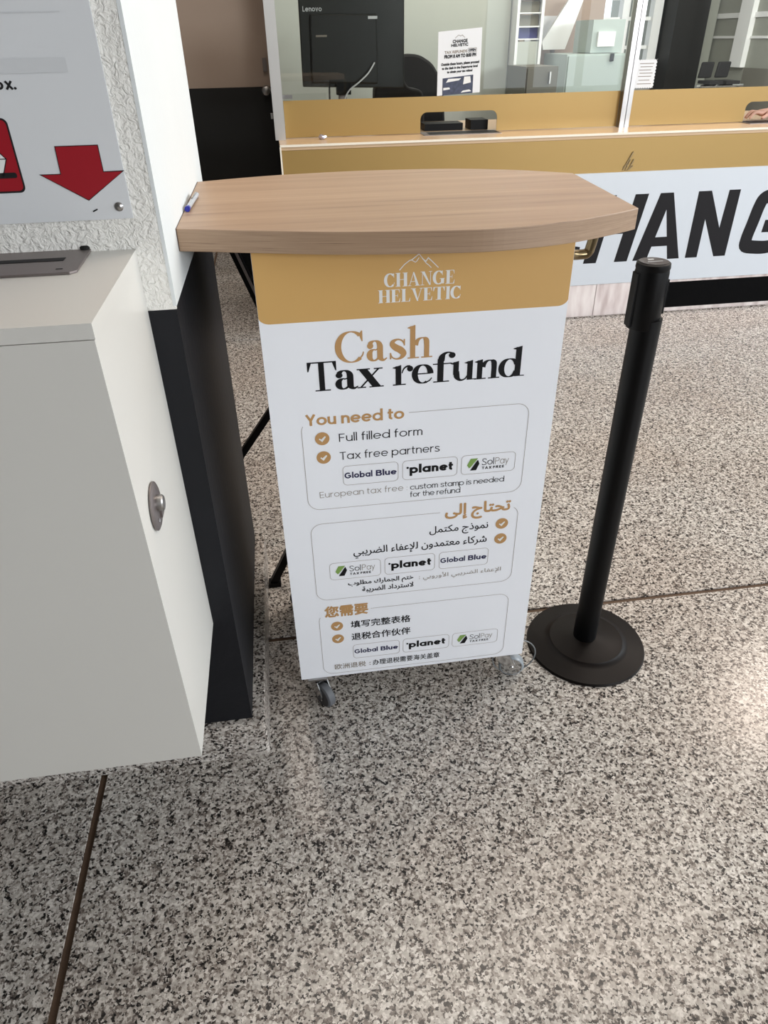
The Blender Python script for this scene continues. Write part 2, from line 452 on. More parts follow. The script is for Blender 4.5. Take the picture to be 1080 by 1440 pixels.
# --- geometric sans, stroke built. x-height 1, capitals 1.38, ascenders 1.48
def sans(ch, w):
    h = w / 2; r = 0.5 - h; X = 1 - h; CAP = 1.38; ASC = 1.48
    rb = lambda p, **k: ribbon(p, w=w, **k)
    O = lambda: rb(arc(.5, .5, r, r, 0, 360, 32), closed=True)
    v = lambda x, a, b: rb([(x, a), (x, b)])
    hz = lambda y, a, b: rb([(a, y), (b, y)])
    ar = .41 - h
    if ch == 'o': return O(), 1.0
    if ch in 'ad': return O() + v(X, 0, 1 if ch == 'a' else ASC), 1.0
    if ch == 'b': return O() + v(h, 0, ASC), 1.0
    if ch == 'p': return O() + v(h, -.42, 1), 1.0
    if ch == 'c': return rb(arc(.5, .5, r, r, 42, 318, 28)), .88
    if ch == 'e': return rb(arc(.5, .5, r, r, 0, 322, 30)) + hz(.5, h, X), 1.0
    if ch in 'nh': return v(h, 0, 1 if ch == 'n' else ASC) + rb(arc(.41, 1 - .41, ar, .41 - h, 180, 0, 18)) + v(.82 - h, 0, .59), .82
    if ch == 'm':
        q = .33 - h
        return v(h, 0, 1) + rb(arc(.33, .67, q, .33 - h, 180, 0, 16)) + v(.66 - h, 0, .67) + rb(arc(.99 - w, .67, q, .33 - h, 180, 0, 16)) + v(1.32 - w - h, 0, .67), 1.32 - w
    if ch == 'u': return v(.82 - h, 0, 1) + rb(arc(.41, .41, ar, .41 - h, 180, 360, 18)) + v(h, .41, 1), .82
    if ch == 'r': return v(h, 0, 1) + rb(arc(.41, .55, ar, .45 - h, 180, 75, 12)), .5
    if ch == 'l': return v(h, 0, ASC), w
    if ch == 'i': return v(h, 0, 1) + disc(h, 1.32, max(h * 1.25, .07)), w
    if ch == 't': return rb([(.22, 1.32), (.22, .3)] + arc(.22 + .24, .26 + h * .2, .24, .26 - h * .8, 180, 265, 10)) + hz(1 - h, 0, .52), .54
    if ch == 'f': return rb([(.2, 0), (.2, 1.1)] + arc(.2 + .26, 1.16, .26, ASC - 1.16 - h, 180, 95, 10)) + hz(1 - h, 0, .5), .52
    if ch == 's': return rb(smooth([(.70, .80), (.58, .95 - h * .6), (.39, 1 - h), (.17, .90), (.13, .72), (.30, .57), (.55, .46), (.70, .30), (.63, .12), (.40, h), (.17, .08 + h * .6), (.06, .22)])), .76
    if ch == 'x': return rb([(h, 0), (.8, 1)]) + rb([(h, 1), (.8, 0)]), .85
    if ch == 'v': return rb([(h, 1), (.42, h * .6), (.84 - h, 1)]), .84
    if ch == 'y': return rb([(h, 1), (.42, .06)]) + rb([(.86 - h, 1), (.24, -.42)]), .86
    if ch == '.': return disc(.1, h, h * 1.2), .2
    if ch == ':': return disc(.08, h + .02, h * 1.1) + disc(.08, .72, h * 1.1), .16
    if ch == ',': return rb([(.12, .1), (.04, -.2)]), .16
    if ch == 'T': return hz(CAP - h, 0, .9) + v(.45, 0, CAP), .9
    if ch == 'F': return v(h, 0, CAP) + hz(CAP - h, 0, .74) + hz(.70, 0, .66), .76
    if ch == 'E': return v(h, 0, CAP) + hz(CAP - h, 0, .76) + hz(.70, 0, .70) + hz(h, 0, .78), .8
    if ch == 'L': return v(h, 0, CAP) + hz(h, 0, .7), .72
    if ch == 'Y': return rb([(h * .8, CAP), (.48, .62)]) + rb([(.96 - h * .8, CAP), (.48, .62)]) + v(.48, 0, .66), .96
    if ch == 'G': return rb(arc(.68, .69, .68 - h, .69 - h, 48, 345, 34)) + hz(.66, .70, 1.36 - h), 1.36
    if ch == 'C': return rb(arc(.68, .69, .68 - h, .69 - h, 45, 315, 34)), 1.25
    if ch == 'O': return rb(arc(.69, .69, .69 - h, .69 - h, 0, 360, 36), closed=True), 1.38
    if ch in 'BPR':
        o = v(h, 0, CAP)
        m = .70 if ch != 'P' else .62
        q = (CAP - m) / 2
        o += hz(CAP - h, h, .52) + rb(arc(.52, (CAP + m) / 2, .42 - h, q - h + h * .0 if q > h else q, 90, -90, 14)) + hz(m + h * .6, h, .52)
        if ch == 'B': o += rb(arc(.52, (m + h) / 2 + .0, .48 - h, (m - h) / 2 + h * .4, 90, -90, 14)) + hz(h, h, .54)
        if ch == 'R': o += rb([(.45, m), (.88, 0)])
        return o, .98
    if ch == 'S': return rb(smooth([(.86, 1.1), (.70, CAP - .08 - h * .6), (.48, CAP - h), (.20, CAP - .14), (.13, 1.0), (.30, .80), (.60, .62), (.84, .38), (.76, .14), (.48, h), (.18, .1), (.05, .3)])), .94
    if ch == 'A': return rb([(h * .7, 0), (.56, CAP - h * .3), (1.12 - h * .7, 0)]) + hz(.42, .22, .9), 1.12
    if ch == 'X': return rb([(h, 0), (.96, CAP)]) + rb([(h, CAP), (.96, 0)]), 1.0
    return [], .42


def sans_line(s, w, track=.12):
    out = []; x = 0
    for ch in s:
        if ch == ' ': x += .42; continue
        g, adv = sans(ch, w)
        out += [[(p[0] + x, p[1]) for p in q] for q in g]; x += adv + track
    return out, x - track


# --- high contrast serif, x-height 1, capitals 1.5
def serif(ch, T=.275, t=.055):
    N = (T, t)
    rb = lambda p: ribbon(p, nib=N)
    base = lambda a, b: rect(a, 0, b, .06)
    stem = lambda x, a, b: rect(x, a, x + T, b)
    flag = lambda x, y: [[(x - .14, y - .06), (x - .14, y - .09), (x + .04, y - .14), (x + T, y - .14), (x + T, y + .05)]]
    if ch == 'C':
        return rb(arc(.72, .75, .57, .75 - t / 2, 48, 312, 40)) + [[(1.17, 1.5), (1.22, 1.5), (1.22, 1.0), (1.18, 1.0), (1.06, 1.32)]] + ribbon(smooth([(1.08, .18, .07), (1.2, .34, .06), (1.24, .5, .05)])) , 1.28
    if ch == 'G':
        return rb(arc(.72, .75, .57, .75 - t / 2, 48, 300, 40)) + [[(1.15, 1.5), (1.2, 1.5), (1.2, 1.0), (1.16, 1.0), (1.04, 1.32)]] + rect(1.0, .08, 1.0 + T, .66) + rect(.84, .6, 1.46, .66), 1.46
    if ch == 'a':
        return rb([(.68, .12), (.68, .66)] + arc(.43, .66, .25, .31, 0, 150, 14)) + disc(.22, .74, .145) + rb(arc(.42, .29, .24, .27, 85, 275, 18)) + ribbon([(.42, .53, .06), (.52, .555, .06), (.6, .60, .06)]) + ribbon(smooth([(.4, .03, .07), (.5, .06, .09), (.6, .16, .08)])) + ribbon(smooth([(.66, .2, .3), (.74, .08, .2), (.86, .03, .1), (1.0, .13, .05)])), 1.02
    if ch == 's':
        return ribbon(smooth([(.66, .72, .05), (.56, .90, .07), (.38, .965, .08), (.20, .89, .16), (.17, .74, .24), (.31, .58, .30), (.50, .45, .31), (.62, .27, .26), (.53, .09, .14), (.33, .03, .07), (.15, .12, .06), (.08, .30, .05)])) + rect(.63, .66, .69, .97) + rect(.05, .03, .11, .34), .76
    if ch in 'hn':
        top = 1.55 if ch == 'h' else 1.0
        return stem(.14, 0, top) + flag(.14, top) + base(0, .62) + rb(arc(.79, .56, .36 - .0, .41, 170, 60, 12)) + ribbon(smooth([(.88, .95, .14), (1.0, .84, .28), (1.03, .62, T), (1.03, 0.3, T), (1.03, 0, T)])) + base(.74, 1.34), 1.34
    if ch == 'T':
        return stem(.55, 0, 1.5) + rect(0, 1.435, 1.43, 1.5) + [[(0, 1.5), (0, 1.02), (.05, 1.02), (.2, 1.44)], [(1.43, 1.5), (1.43, 1.02), (1.38, 1.02), (1.23, 1.44)]] + base(.33, 1.1), 1.43
    if ch == 'x':
        return [[(.08, .97), (.48, .97), (1.1, .03), (.7, .03)]] + ribbon([(1.0, .97), (.16, .03)], w=.075) + rect(0, .94, .6, 1) + rect(.78, .94, 1.18, 1) + base(0, .4) + base(.56, 1.22), 1.22
    if ch == 'r':
        return stem(.14, 0, 1.0) + flag(.14, 1.0) + base(0, .64) + ribbon(smooth([(.45, .62, .05), (.54, .84, .07), (.7, .96, .09), (.84, .93, .16)])) + disc(.85, .83, .15), 1.02
    if ch == 'e':
        return rb(arc(.5, .5, .36, .5 - t / 2, 0, 300, 34)) + rect(.16, .49, .84, .55) + ribbon(smooth([(.66, .06, .07), (.82, .14, .06), (.92, .28, .05)])), .98
    if ch == 'f':
        return stem(.26, 0, 1.22) + ribbon(smooth([(.425, 1.1, T), (.45, 1.3, .28), (.56, 1.47, .14), (.74, 1.53, .07), (.9, 1.47, .1)])) + disc(.9, 1.37, .15) + rect(.05, .93, .9, .99) + base(.08, .8), 1.04
    if ch == 'u':
        return stem(.14, .34, 1.0) + flag(.14, 1.0) + ribbon(smooth([(.305, .5, T), (.33, .25, .29), (.45, .07, .15), (.6, .03, .08), (.76, .1, .07), (.86, .26, .05)])) + stem(.84, 0.02, 1.0) + flag(.84, 1.0) + rect(1.1, 0.02, 1.31, .07), 1.31
    if ch == 'd':
        return rb(arc(.52, .49, .37, .47, 25, 335, 34)) + stem(.78, .02, 1.55) + flag(.78, 1.55) + rect(1.0, 0.02, 1.25, .07), 1.25
    if ch == 'H':
        return stem(.14, 0, 1.5) + stem(1.04, 0, 1.5) + rect(.4, .73, 1.1, .79) + base(0, .6) + base(.9, 1.5) + rect(0, 1.44, .6, 1.5) + rect(.9, 1.44, 1.5, 1.5), 1.5
    if ch == 'A':
        return ribbon([(.12, 0), (.66, 1.5)], w=.075) + [[(.56, 1.5), (.72, 1.5), (1.34, 0), (.97, 0)]] + rect(.3, .45, 1.05, .51) + base(-.05, .36) + base(.82, 1.46), 1.42
    if ch == 'N':
        return rect(.18, 0, .25, 1.5) + rect(1.2, 0, 1.27, 1.5) + [[(.1, 1.5), (.48, 1.5), (1.27, 0), (1.1, 0)]] + base(0, .45) + rect(0, 1.44, .4, 1.5) + rect(1.02, 1.44, 1.45, 1.5), 1.45
    if ch in 'EL':
        o = stem(.14, 0, 1.5) + base(0, 1.1) + [[(1.12, 0), (1.16, .45), (1.12, .45), (.98, .05)]] + rect(0, 1.44, .6, 1.5)
        if ch == 'E': o += rect(.4, 1.44, 1.08, 1.5) + [[(1.08, 1.5), (1.12, 1.08), (1.08, 1.08), (.96, 1.45)]] + rect(.4, .74, .85, .8) + rect(.82, .56, .87, .98)
        return o, 1.18
    if ch == 'V':
        return [[(.08, 1.5), (.46, 1.5), (.9, .02), (.72, 0)]] + ribbon([(.76, 0), (1.28, 1.5)], w=.075) + rect(-.06, 1.44, .6, 1.5) + rect(1.05, 1.44, 1.46, 1.5), 1.4
    if ch == 'I':
        return stem(.14, 0, 1.5) + base(0, .6) + rect(0, 1.44, .6, 1.5), .6
    return [], .4


def serif_line(s, track=.08, T=.40, t=.10):
    out = []; x = 0
    for ch in s:
        g, adv = serif(ch, T, t)
        out += [[(p[0] + x, p[1]) for p in q] for q in g]; x += adv + track
    return out, x - track


def place(polys, x0, x1, z0, sy, natural=None):
    """scale to width x0..x1 and vertical unit sy, baseline z0"""
    wmax = natural if natural else max(p[0] for q in polys for p in q)
    s = (x1 - x0) / wmax
    return [[(x0 + p[0] * s, z0 + p[1] * sy) for p in q] for q in polys]


def lay(name, polys, y, m, parent, tf=None):
    """union of all polygons (no overlaps) as one flat mesh facing -y"""
    vs = []; fs_ = []
    for q in polys:
        ar_ = sum(q[i - 1][0] * q[i][1] - q[i][0] * q[i - 1][1] for i in range(len(q)))
        if abs(ar_) < 1e-12: continue
        if ar_ < 0: q = list(reversed(q))
        fs_.append(list(range(len(vs), len(vs) + len(q)))); vs += [Vector((p[0] * 10, p[1] * 10)) for p in q]
    eds = [(f[i - 1], f[i]) for f in fs_ for i in range(len(f))]
    ov, oe, of, a_, b_, orf = delaunay_2d_cdt(vs, eds, [], 0, 1e-6, False)
    src = [[tuple(vs[i]) for i in f] for f in fs_]
    bb = [(min(p[0] for p in q), max(p[0] for p in q), min(p[1] for p in q), max(p[1] for p in q)) for q in src]
    cell = 0.05; grid = {}
    for k, b4 in enumerate(bb):
        for gx in range(int(b4[0] // cell), int(b4[1] // cell) + 1): grid.setdefault(gx, []).append(k)

    def inside(x, y_):
        for k in grid.get(int(x // cell), ()):
            b4 = bb[k]
            if x < b4[0] or x > b4[1] or y_ < b4[2] or y_ > b4[3]: continue
            q = src[k]; w_ = 0
            for i in range(len(q)):
                x1, y1 = q[i - 1]; x2, y2 = q[i]
                if (y1 > y_) != (y2 > y_) and x < (x2 - x1) * (y_ - y1) / (y2 - y1) + x1: w_ ^= 1
            if w_: return True
        return False
    orf = [inside(sum(ov[i][0] for i in f) / 3, sum(ov[i][1] for i in f) / 3) for f in of]
    bm = bmesh.new()
    bv = [bm.verts.new(tf((p[0] / 10, p[1] / 10)) if tf else (p[0] / 10, y, p[1] / 10)) for p in ov]
    for f, o_ in zip(of, orf):
        if o_: bm.faces.new([bv[i] for i in f])
    bmesh.ops.delete(bm, geom=[v for v in bm.verts if not v.link_faces], context='VERTS')
    return make(name, bm, m, parent)


def rr_line(x0, x1, z0, z1, r, w):
    p = rrect(x0, x1, z0, z1, r, 8); p.append(p[0])
    return ribbon(p, w=w, closed=True)


def badge(cx, cz, r): return [arc(cx, cz, r, r, 0, 360, 28)[:-1]]
def tick(cx, cz, r): return ribbon([(cx - r * .42, cz + r * .02), (cx - r * .1, cz - r * .3), (cx + r * .45, cz + r * .32)], w=r * .2)


# Arabic joining (isolated, final, initial, medial)
AR = {}
for ch, c0, n in [('ا', 0xFE8D, 2), ('أ', 0xFE83, 2), ('إ', 0xFE87, 2), ('ب', 0xFE8F, 4), ('ت', 0xFE95, 4), ('ة', 0xFE93, 2), ('ج', 0xFE9D, 4), ('ح', 0xFEA1, 4),
                  ('خ', 0xFEA5, 4), ('د', 0xFEA9, 2), ('ذ', 0xFEAB, 2), ('ر', 0xFEAD, 2), ('ض', 0xFEBD, 4), ('ع', 0xFEC9, 4), ('ف', 0xFED1, 4), ('ك', 0xFED9, 4),
                  ('ل', 0xFEDD, 4), ('م', 0xFEE1, 4), ('ن', 0xFEE5, 4), ('و', 0xFEED, 2), ('ى', 0xFEEF, 2), ('ي', 0xFEF1, 4), ('ش', 0xFEB5, 4), ('س', 0xFEB1, 4),
                  ('ء', 0xFE80, 1), ('ط', 0xFEC1, 4), ('\u0001', 0xFEFB, 2), ('\u0002', 0xFEF9, 2), ('\u0003', 0xFEF7, 2)]: AR[ch] = (c0, n)


def shape_ar(s):
    s = s.replace('لا', '\u0001').replace('لإ', '\u0002').replace('لأ', '\u0003')
    out = []
    for i, ch in enumerate(s):
        if ch not in AR: out.append(ch); continue
        c0, n = AR[ch]
        pj = i > 0 and s[i - 1] in AR and AR[s[i - 1]][1] == 4 and n > 1
        nj = n == 4 and i < len(s) - 1 and s[i + 1] in AR and AR[s[i + 1]][1] > 1
        out.append(chr(c0 + (3 if pj and nj else 2 if nj else 1 if pj else 0)))
    return ''.join(reversed(out))


def font_polys(s, off=0.0, res=3):
    cu = bpy.data.curves.new('tmp', 'FONT'); cu.body = s; cu.size = 1.0; cu.offset = off; cu.resolution_u = res
    o = bpy.data.objects.new('tmp', cu); C.objects.link(o)
    bpy.context.view_layer.update()
    me = bpy.data.meshes.new_from_object(o.evaluated_get(bpy.context.evaluated_depsgraph_get()))
    ps = [[tuple(me.vertices[i].co[:2]) for i in p.vertices] for p in me.polygons]
    bpy.data.objects.remove(o); bpy.data.curves.remove(cu); bpy.data.meshes.remove(me)
    return ps


def font_fit(s, x0, x1, z0, z1, bold=0.0):
    ps = font_polys(s)
    xs = [p[0] for q in ps for p in q]; ys = [p[1] for q in ps for p in q]
    ax, bx, ay, by = min(xs), max(xs), min(ys), max(ys)
    fx = (x1 - x0) / (bx - ax); fy = (z1 - z0) / (by - ay)
    base = [[(x0 + (p[0] - ax) * fx, z0 + (p[1] - ay) * fy) for p in q] for q in ps]
    out = list(base)
    if bold:
        for dx, dy in ((bold, 0), (-bold, 0), (0, bold), (0, -bold), (bold * .7, bold * .7), (-bold * .7, -bold * .7)):
            out += [[(p[0] + dx, p[1] + dy) for p in q] for q in base]
    return out


# ================================================================== SETTING
JX, JY, GAP = -0.540, 1.515, 0.017
SX, SY = 3.6, 2.5
floor = kind(make('floor', B(-7, 10, -9, 21, -0.05, -0.006), M_JOINT))
slab_me = None
for i in range(-2, 4):
    for j in range(-4, 8):
        x0 = JX + i * SX; y0 = JY + j * SY
        if x0 > 9.5 or x0 + SX < -6.9 or y0 > 20 or y0 + SY < -8.9: continue
        if slab_me is None:
            bm = B(-SX / 2 + GAP / 2, SX / 2 - GAP / 2, -SY / 2 + GAP / 2, SY / 2 - GAP / 2, -0.005, 0)
            slab_me = bpy.data.meshes.new('slab'); bm.to_mesh(slab_me); bm.free(); slab_me.materials.append(GRANITE)
        o = link('slab', slab_me, floor); o.location = (x0 + SX / 2, y0 + SY / 2, 0)

kind(make('ceiling', B(-7, 10, -9, 21, 4.25, 4.35), M_CEIL))
kind(make('wall_left', B(-7.1, -7, -9, 21, -0.05, 4.3), M_HALL))


def window_wall(name, along, a0, a1, pos, thick, z_sill, z_head, n):
    """wall with n tall windows between dark mullions"""
    parts = [(a0, a1, -0.05, z_sill), (a0, a1, z_head, 4.3)]
    bm = bmesh.new()
    for p in parts:
        if along == 'x': box(bm, p[0], p[1], pos, pos + thick, p[2], p[3])
        else: box(bm, pos, pos + thick, p[0], p[1], p[2], p[3])
    o = kind(make(name, bm, M_HALL))
    st = (a1 - a0) / n
    for k in range(n + 1):
        c = a0 + k * st
        b = B(c - .06, c + .06, pos - .02, pos + thick + .02, z_sill, z_head) if along == 'x' else B(pos - .02, pos + thick + .02, c - .06, c + .06, z_sill, z_head)
        make('mullion', b, M_STEELDARK, o)
    zt = z_sill + (z_head - z_sill) * .55
    b = B(a0, a1, pos, pos + thick, zt - .03, zt + .03) if along == 'x' else B(pos, pos + thick, a0, a1, zt - .03, zt + .03)
    make('transom', b, M_STEELDARK, o)
    return o


kind(make('wall_back', B(-7, 4.4, -8.1, -8.0, -0.05, 4.3), M_HALLDARK))
window_wall('wall_back_glazed', 'x', 4.4, 7.6, -8.1, 0.1, 0.5, 4.0, 3)
kind(make('wall_back_reflection_block', B(7.6, 10, -8.1, -8.0, -0.05, 4.3), M_HALLDARK))  # unseen; made solid and dark to keep window reflections off the glass
kind(make('wall_right_reflection_block', B(8.9, 9.0, -8.0, -5, -0.05, 4.3), M_HALLDARK))  # unseen dark return, closed off to reduce reflections in the right pane
window_wall('wall_right', 'y', -5, 9, 8.9, 0.1, 0.5, 4.0, 7)
wr = kind(make('wall_right_concourse', B(8.9, 9.0, 9, 21, -0.05, 4.3), M_GREENGREY))
make('white_pilaster', B(8.80, 8.9, 14.45, 14.85, 0.85, 4.2), M_WHITE, wr)
make('rail', B(8.87, 8.9, 10.5, 15.9, 1.62, 1.70), M_WHITE, wr)
make('rail', B(8.87, 8.9, 10.5, 15.9, 1.30, 1.34), M_WHITE, wr)
make('lower_cladding', B(8.86, 8.9, 10.5, 14.4, 0.0, 0.85), M_GREYBOX, wr)

# ---- pillar on the left
PX, PY0, PY1 = -0.174, 1.135, 1.868
pil = kind(make('wall_pillar', B(-1.35, PX - .006, PY0 + .006, PY1 - .004, 0.0, 4.25), M_PLASTER))
bm = B(-1.35, PX - .001, PY0, PY0 + .0055, 1.098, 4.25)
make('stucco_front', bm, STUCCO, pil)
bm = B(PX - .0055, PX, PY0 - .0005, PY1, 1.103, 4.25)
make('plaster_side', bm, M_PLASTER, pil)
bm = B(-1.35, PX - .0012, PY0 + .0005, PY1 - .001, 0.12, 1.0975)
make('black_base', bm, M_BLACKPAINT, pil, bevel=.004)
# granite plinth round the foot of the pillar
pl = make('granite_plinth', prism([(-1.36, 1.119), (-0.153, 1.119), (-0.146, 1.126), (-0.146, 1.885), (-1.36, 1.885)], 'z', 0.0, 0.12), GRANITE, pil, bevel=.0025)

# ---- far wall with the two-tone door
wf = kind(make('wall_far', B(-7, 0.6, 6.47, 6.6, 0, 4.25), M_TAUPE))
dr = kind(make('door_1', B(-1.35, 0.62, 6.42, 6.465, 1.142, 2.9), M_TAUPE))
make('lower_panel', B(-1.35, 0.62, 6.41, 6.455, 0.0, 1.14), M_DOORBLACK, dr)
bm = bmesh.new(); lathe(bm, [(0.012, 0), (0.012, .03), (0.03, .045), (0.036, .065), (0.03, .085), (0.01, .092)], (-0.01, 6.41, 1.118), 20, Matrix.Rotation(R90, 3, 'X'))
make('door_knob', bm, M_STEEL, dr, smooth=True)
bm = bmesh.new(); tube(bm, [(0.02, 6.35, 1.118), (0.12, 6.35, 1.118)], .012)
make('knob_spindle', bm, M_STEEL, dr, smooth=True)
make('hinge', B(-0.02, 0.012, 6.395, 6.415, 1.24, 1.33), M_STEELDARK, dr, bevel=.004)

# ---- office behind the glass
wo = kind(make('wall_office', B(0.06, 1.80, 6.05, 6.15, 0, 3.0), M_WALL))
kind(make('wall_concourse', B(0.5, 8.85, 16.0, 16.15, 0, .93), M_HALL))
kind(make('wall_concourse_infill', B(8.52, 8.85, 15.7, 15.98, .0, 4.2), M_GREENGREY))
tw = kind(make('trim_1', B(0.0, 4.6, 4.25, 4.33, 2.35, 2.5), M_STEEL))

# concourse window wall seen through the right pane
cw = kind(make('window_1', B(4.0, 8.85, 16.02, 16.12, 3.5, 4.24), M_HALL))
for a, b in ((6.98, 7.12), (7.62, 7.80), (8.55, 8.72)):
    make('white_mullion', B(a, b, 15.90, 16.10, .93, 3.5), M_WHITE, cw)
for z in (1.15, 1.62, 1.95):
    make('white_transom', B(4.0, 8.85, 15.99, 16.05, z, z + .06), M_WHITE, cw)
kind(make('wall_concourse_column', B(7.84, 8.50, 15.4, 15.98, 0, 4.24), M_DOORBLACK))

# ================================================================== COUNTER
ct = thing('service_counter', 'long service counter with gold fascia and white sign board behind the stand', 'counter', (2.3, 4.5, 0))
make('body', B(0.045, 4.6, 4.075, 4.95, 0.0, 0.975), M_BLACK, ct)
make('worktop', B(0.035, 4.6, 4.034, 4.95, 0.975, 1.0), M_LEDGE, ct, bevel=.003)
make('edge_strip', B(0.035, 4.6, 4.029, 4.0335, 0.990, 1.0002), M_EDGE, ct)
make('end_strip', B(0.033, 0.041, 4.029, 4.0335, 0.0, 0.990), M_EDGE, ct)
make('gold_fascia', B(0.042, 4.6, 4.036, 4.07, 0.806, 0.974), M_GOLDC, ct)
sb = make('sign_board', B(0.9, 3.6, 4.026, 4.036, 0.196, 0.806), M_BOARD, ct, bevel=.002)
make('lower_fascia', B(0.045, 0.9, 4.036, 4.07, 0.196, 0.804), M_GOLDC, ct)
for a in (0.045, 0.65, 1.852, 3.05):
    b = {0.045: 0.648, 0.65: 1.85, 1.852: 3.048, 3.05: 4.6}[a]
    make('stone_panel', B(a, b - .002, 4.030, 4.074, 0.002, 0.194), MARBLE, ct, bevel=.001)
# bold slanted letters
SL = 0.18
LZ0, LZ1 = .3215, .6895
LH = LZ1 - LZ0
def slant(p, x0, w_):   # p in unit box, x in 0..1, y 0..1
    return (x0 + p[0] * w_ + SL * p[1] * LH, LZ0 + p[1] * LH)
sw = .078
def letter(polys): lay('letter', polys, 4.0255, M_CHAR, sb)
def sg(pts, x0): return [[(x0 + p[0] + SL * (p[1] * LH), LZ0 + p[1] * LH) for p in q] for q in pts]
letter(sg([[(0, 0), (.079, 0), (.079, 1), (0, 1)], [(.19, 0), (.27, 0), (.27, 1), (.19, 1)], [(.07, .43), (.2, .43), (.2, .57), (.07, .57)]], 1.741))
letter([[(2.046, .3215), (2.132, .3215), (2.2, .60), (2.186, .632), (2.225, .6895), (2.147, .6895)],
        [(2.186, .632), (2.2, .60), (2.264, .3215), (2.338, .3215), (2.225, .6895), (2.18, .68)], [(2.132, .398), (2.25, .398), (2.25, .450), (2.13, .450)]])
letter([[(2.377, .3215), (2.452, .3215), (2.452, .545), (2.455, .6895), (2.376, .6895)], [(2.376, .6895), (2.455, .6895), (2.632, .3215), (2.558, .3215)], [(2.558, .3215), (2.632, .3215), (2.632, .6895), (2.562, .6895), (2.553, .466)]])
gp = smooth([(.25, .74), (.25, .86), (.19, .895), (.13, .895), (.055, .86), (.039, .74), (.039, .5), (.039, .26), (.055, .14), (.13, .105), (.2, .105), (.255, .16), (.256, .30), (.256, .45)], 5)
gm = [(2.690 + p[0] * 1.0 + .06 * p[1], LZ0 + p[1] * LH) for p in gp]
letter(ribbon(gm, w=.076) + [[(2.83, .445), (2.965, .445), (2.97, .515), (2.835, .515)]])
letter(sg([[(0, 0), (.079, 0), (.079, 1), (0, 1)], [(.07, 0), (.23, 0), (.23, .16), (.07, .16)], [(.07, .43), (.21, .43), (.21, .57), (.07, .57)], [(.07, .84), (.23, .84), (.23, 1), (.07, 1)]], 3.04))
gc = smooth([(.25, .72), (.25, .86), (.19, .895), (.13, .895), (.055, .86), (.039, .74), (.039, .5), (.039, .26), (.055, .14), (.13, .105), (.2, .105), (.25, .16), (.256, .28)], 5)
letter(ribbon([(1.40 + p[0] + .06 * p[1], LZ0 + p[1] * LH) for p in gc], w=.076))
# scuffed film on the fascia
bm = bmesh.new()
for a, b, ww in (((1.900, .815), (1.945, .905), .006), ((1.915, .812), (1.935, .87), .005), ((1.935, .82), (1.955, .868), .006), ((1.90, .83), (1.93, .848), .004), ((1.925, .812), (1.955, .835), .005)):
    bar(bm, (a[0], 4.034, a[1]), (b[0], 4.030, b[1]), ww, .003)
make('peeling_film', bm, M_BRONZE, ct)

# ---- glass screen standing on the counter
gs = thing('glass_screen', 'glass screen with steel posts and gold lower film standing on the counter', 'screen', (2.3, 4.3, 1.0))
YS = 4.303
for a, b, c0, c1, zc in ((0.075, 1.943, .812, 1.243, 1.103), (2.003, 3.58, 2.715, 3.14, 1.103)):
    make('glass_pane', B(a, b, YS + .004, YS + .012, 1.112, 2.35), GLASS, gs)
    # gold film with rounded service opening
    r = .035
    hole = [(c0, 1.003)] + [(c0, zc - r)] + [(c0 + r - r * math.cos(t * math.pi / 12), zc - r + r * math.sin(t * math.pi / 12)) for t in range(1, 7)] + \
           [(c1 - r + r * math.sin(t * math.pi / 12), zc - r + r * math.cos(t * math.pi / 12)) for t in range(0, 7)] + [(c1, 1.003)]
    pts = [(a, 1.003)] + hole + [(b, 1.003), (b, 1.177), (a, 1.177)]
    make('gold_film', prism(pts, 'y', YS - .001, YS + .004), M_GOLDC, gs)
bm = B(0.018, .072, 4.235, 4.32, 1.0005, 2.4); make('post', bm, M_POST, gs, bevel=.004)
bm = B(1.945, 1.972, 4.262, 4.315, 1.0, 2.4); box(bm, 1.976, 2.000, 4.262, 4.315, 1.0, 2.4); box(bm, 1.950, 1.996, 4.275, 4.312, 1.0, 2.4)
make('post', bm, M_STEEL, gs)
make('clamp', B(0.066, 0.125, 4.285, 4.303, 1.187, 1.205), M_STEEL, gs, bevel=.003)
make('hinge_block', B(0.004, 0.022, 4.25, 4.28, 1.10, 1.125), M_STEEL, gs, bevel=.003)

# notice behind the glass
nt_ = thing('paper_notice', 'white printed paper notice taped behind the glass right of the office chair', 'notice', (1.02, 4.33, 1.18))
def tfn(p):   # tilt of the sheet
    return (0.902 + p[0] * .235 + .0 * p[1], YS - .0006, 1.178 + p[1] * .29 + p[0] * .012)
bm = bmesh.new()
q = [(0, 0), (1, 0), (.985, 1), (.0, .985)]
lo = [bm.verts.new((tfn(p)[0], YS + .0030, tfn(p)[2])) for p in q]; hi = [bm.verts.new((tfn(p)[0], YS + .0002, tfn(p)[2])) for p in q]
bm.faces.new(lo); bm.faces.new(list(reversed(hi)))
for i in range(4): bm.faces.new([lo[i], hi[i], hi[(i + 1) % 4], lo[(i + 1) % 4]])
make('sheet', bm, M_PAPER, nt_)
def note(s, x0, x1, z0, z1, b=.0, m=None):
    return lay('lettering', font_fit(s, x0, x1, z0, z1, b), 0, m or M_BLACKPRINT, nt_, tf=tfn)
note('CHANGE', .33, .66, .80, .845, .004); note('HELVETIC', .30, .68, .745, .785, .004)
lay('emblem', ribbon([(.38, .87), (.46, .915), (.5, .895), (.54, .91), (.6, .87)], w=.008), 0, M_GREYT, nt_, tf=tfn)
note('TAX REFUNDS', .15, .66, .645, .685, .003, M_GREYT); note('OPEN', .70, .86, .655, .69, .004)
lay('frame_line', rr_line(.68, .88, .642, .702, .01, .007), 0, M_GREYT, nt_, tf=tfn)
note('FROM 8 AM TO 8:00 PM', .15, .87, .575, .625, .005)
note('Outside these hours, please proceed', .08, .95, .455, .505, .004)
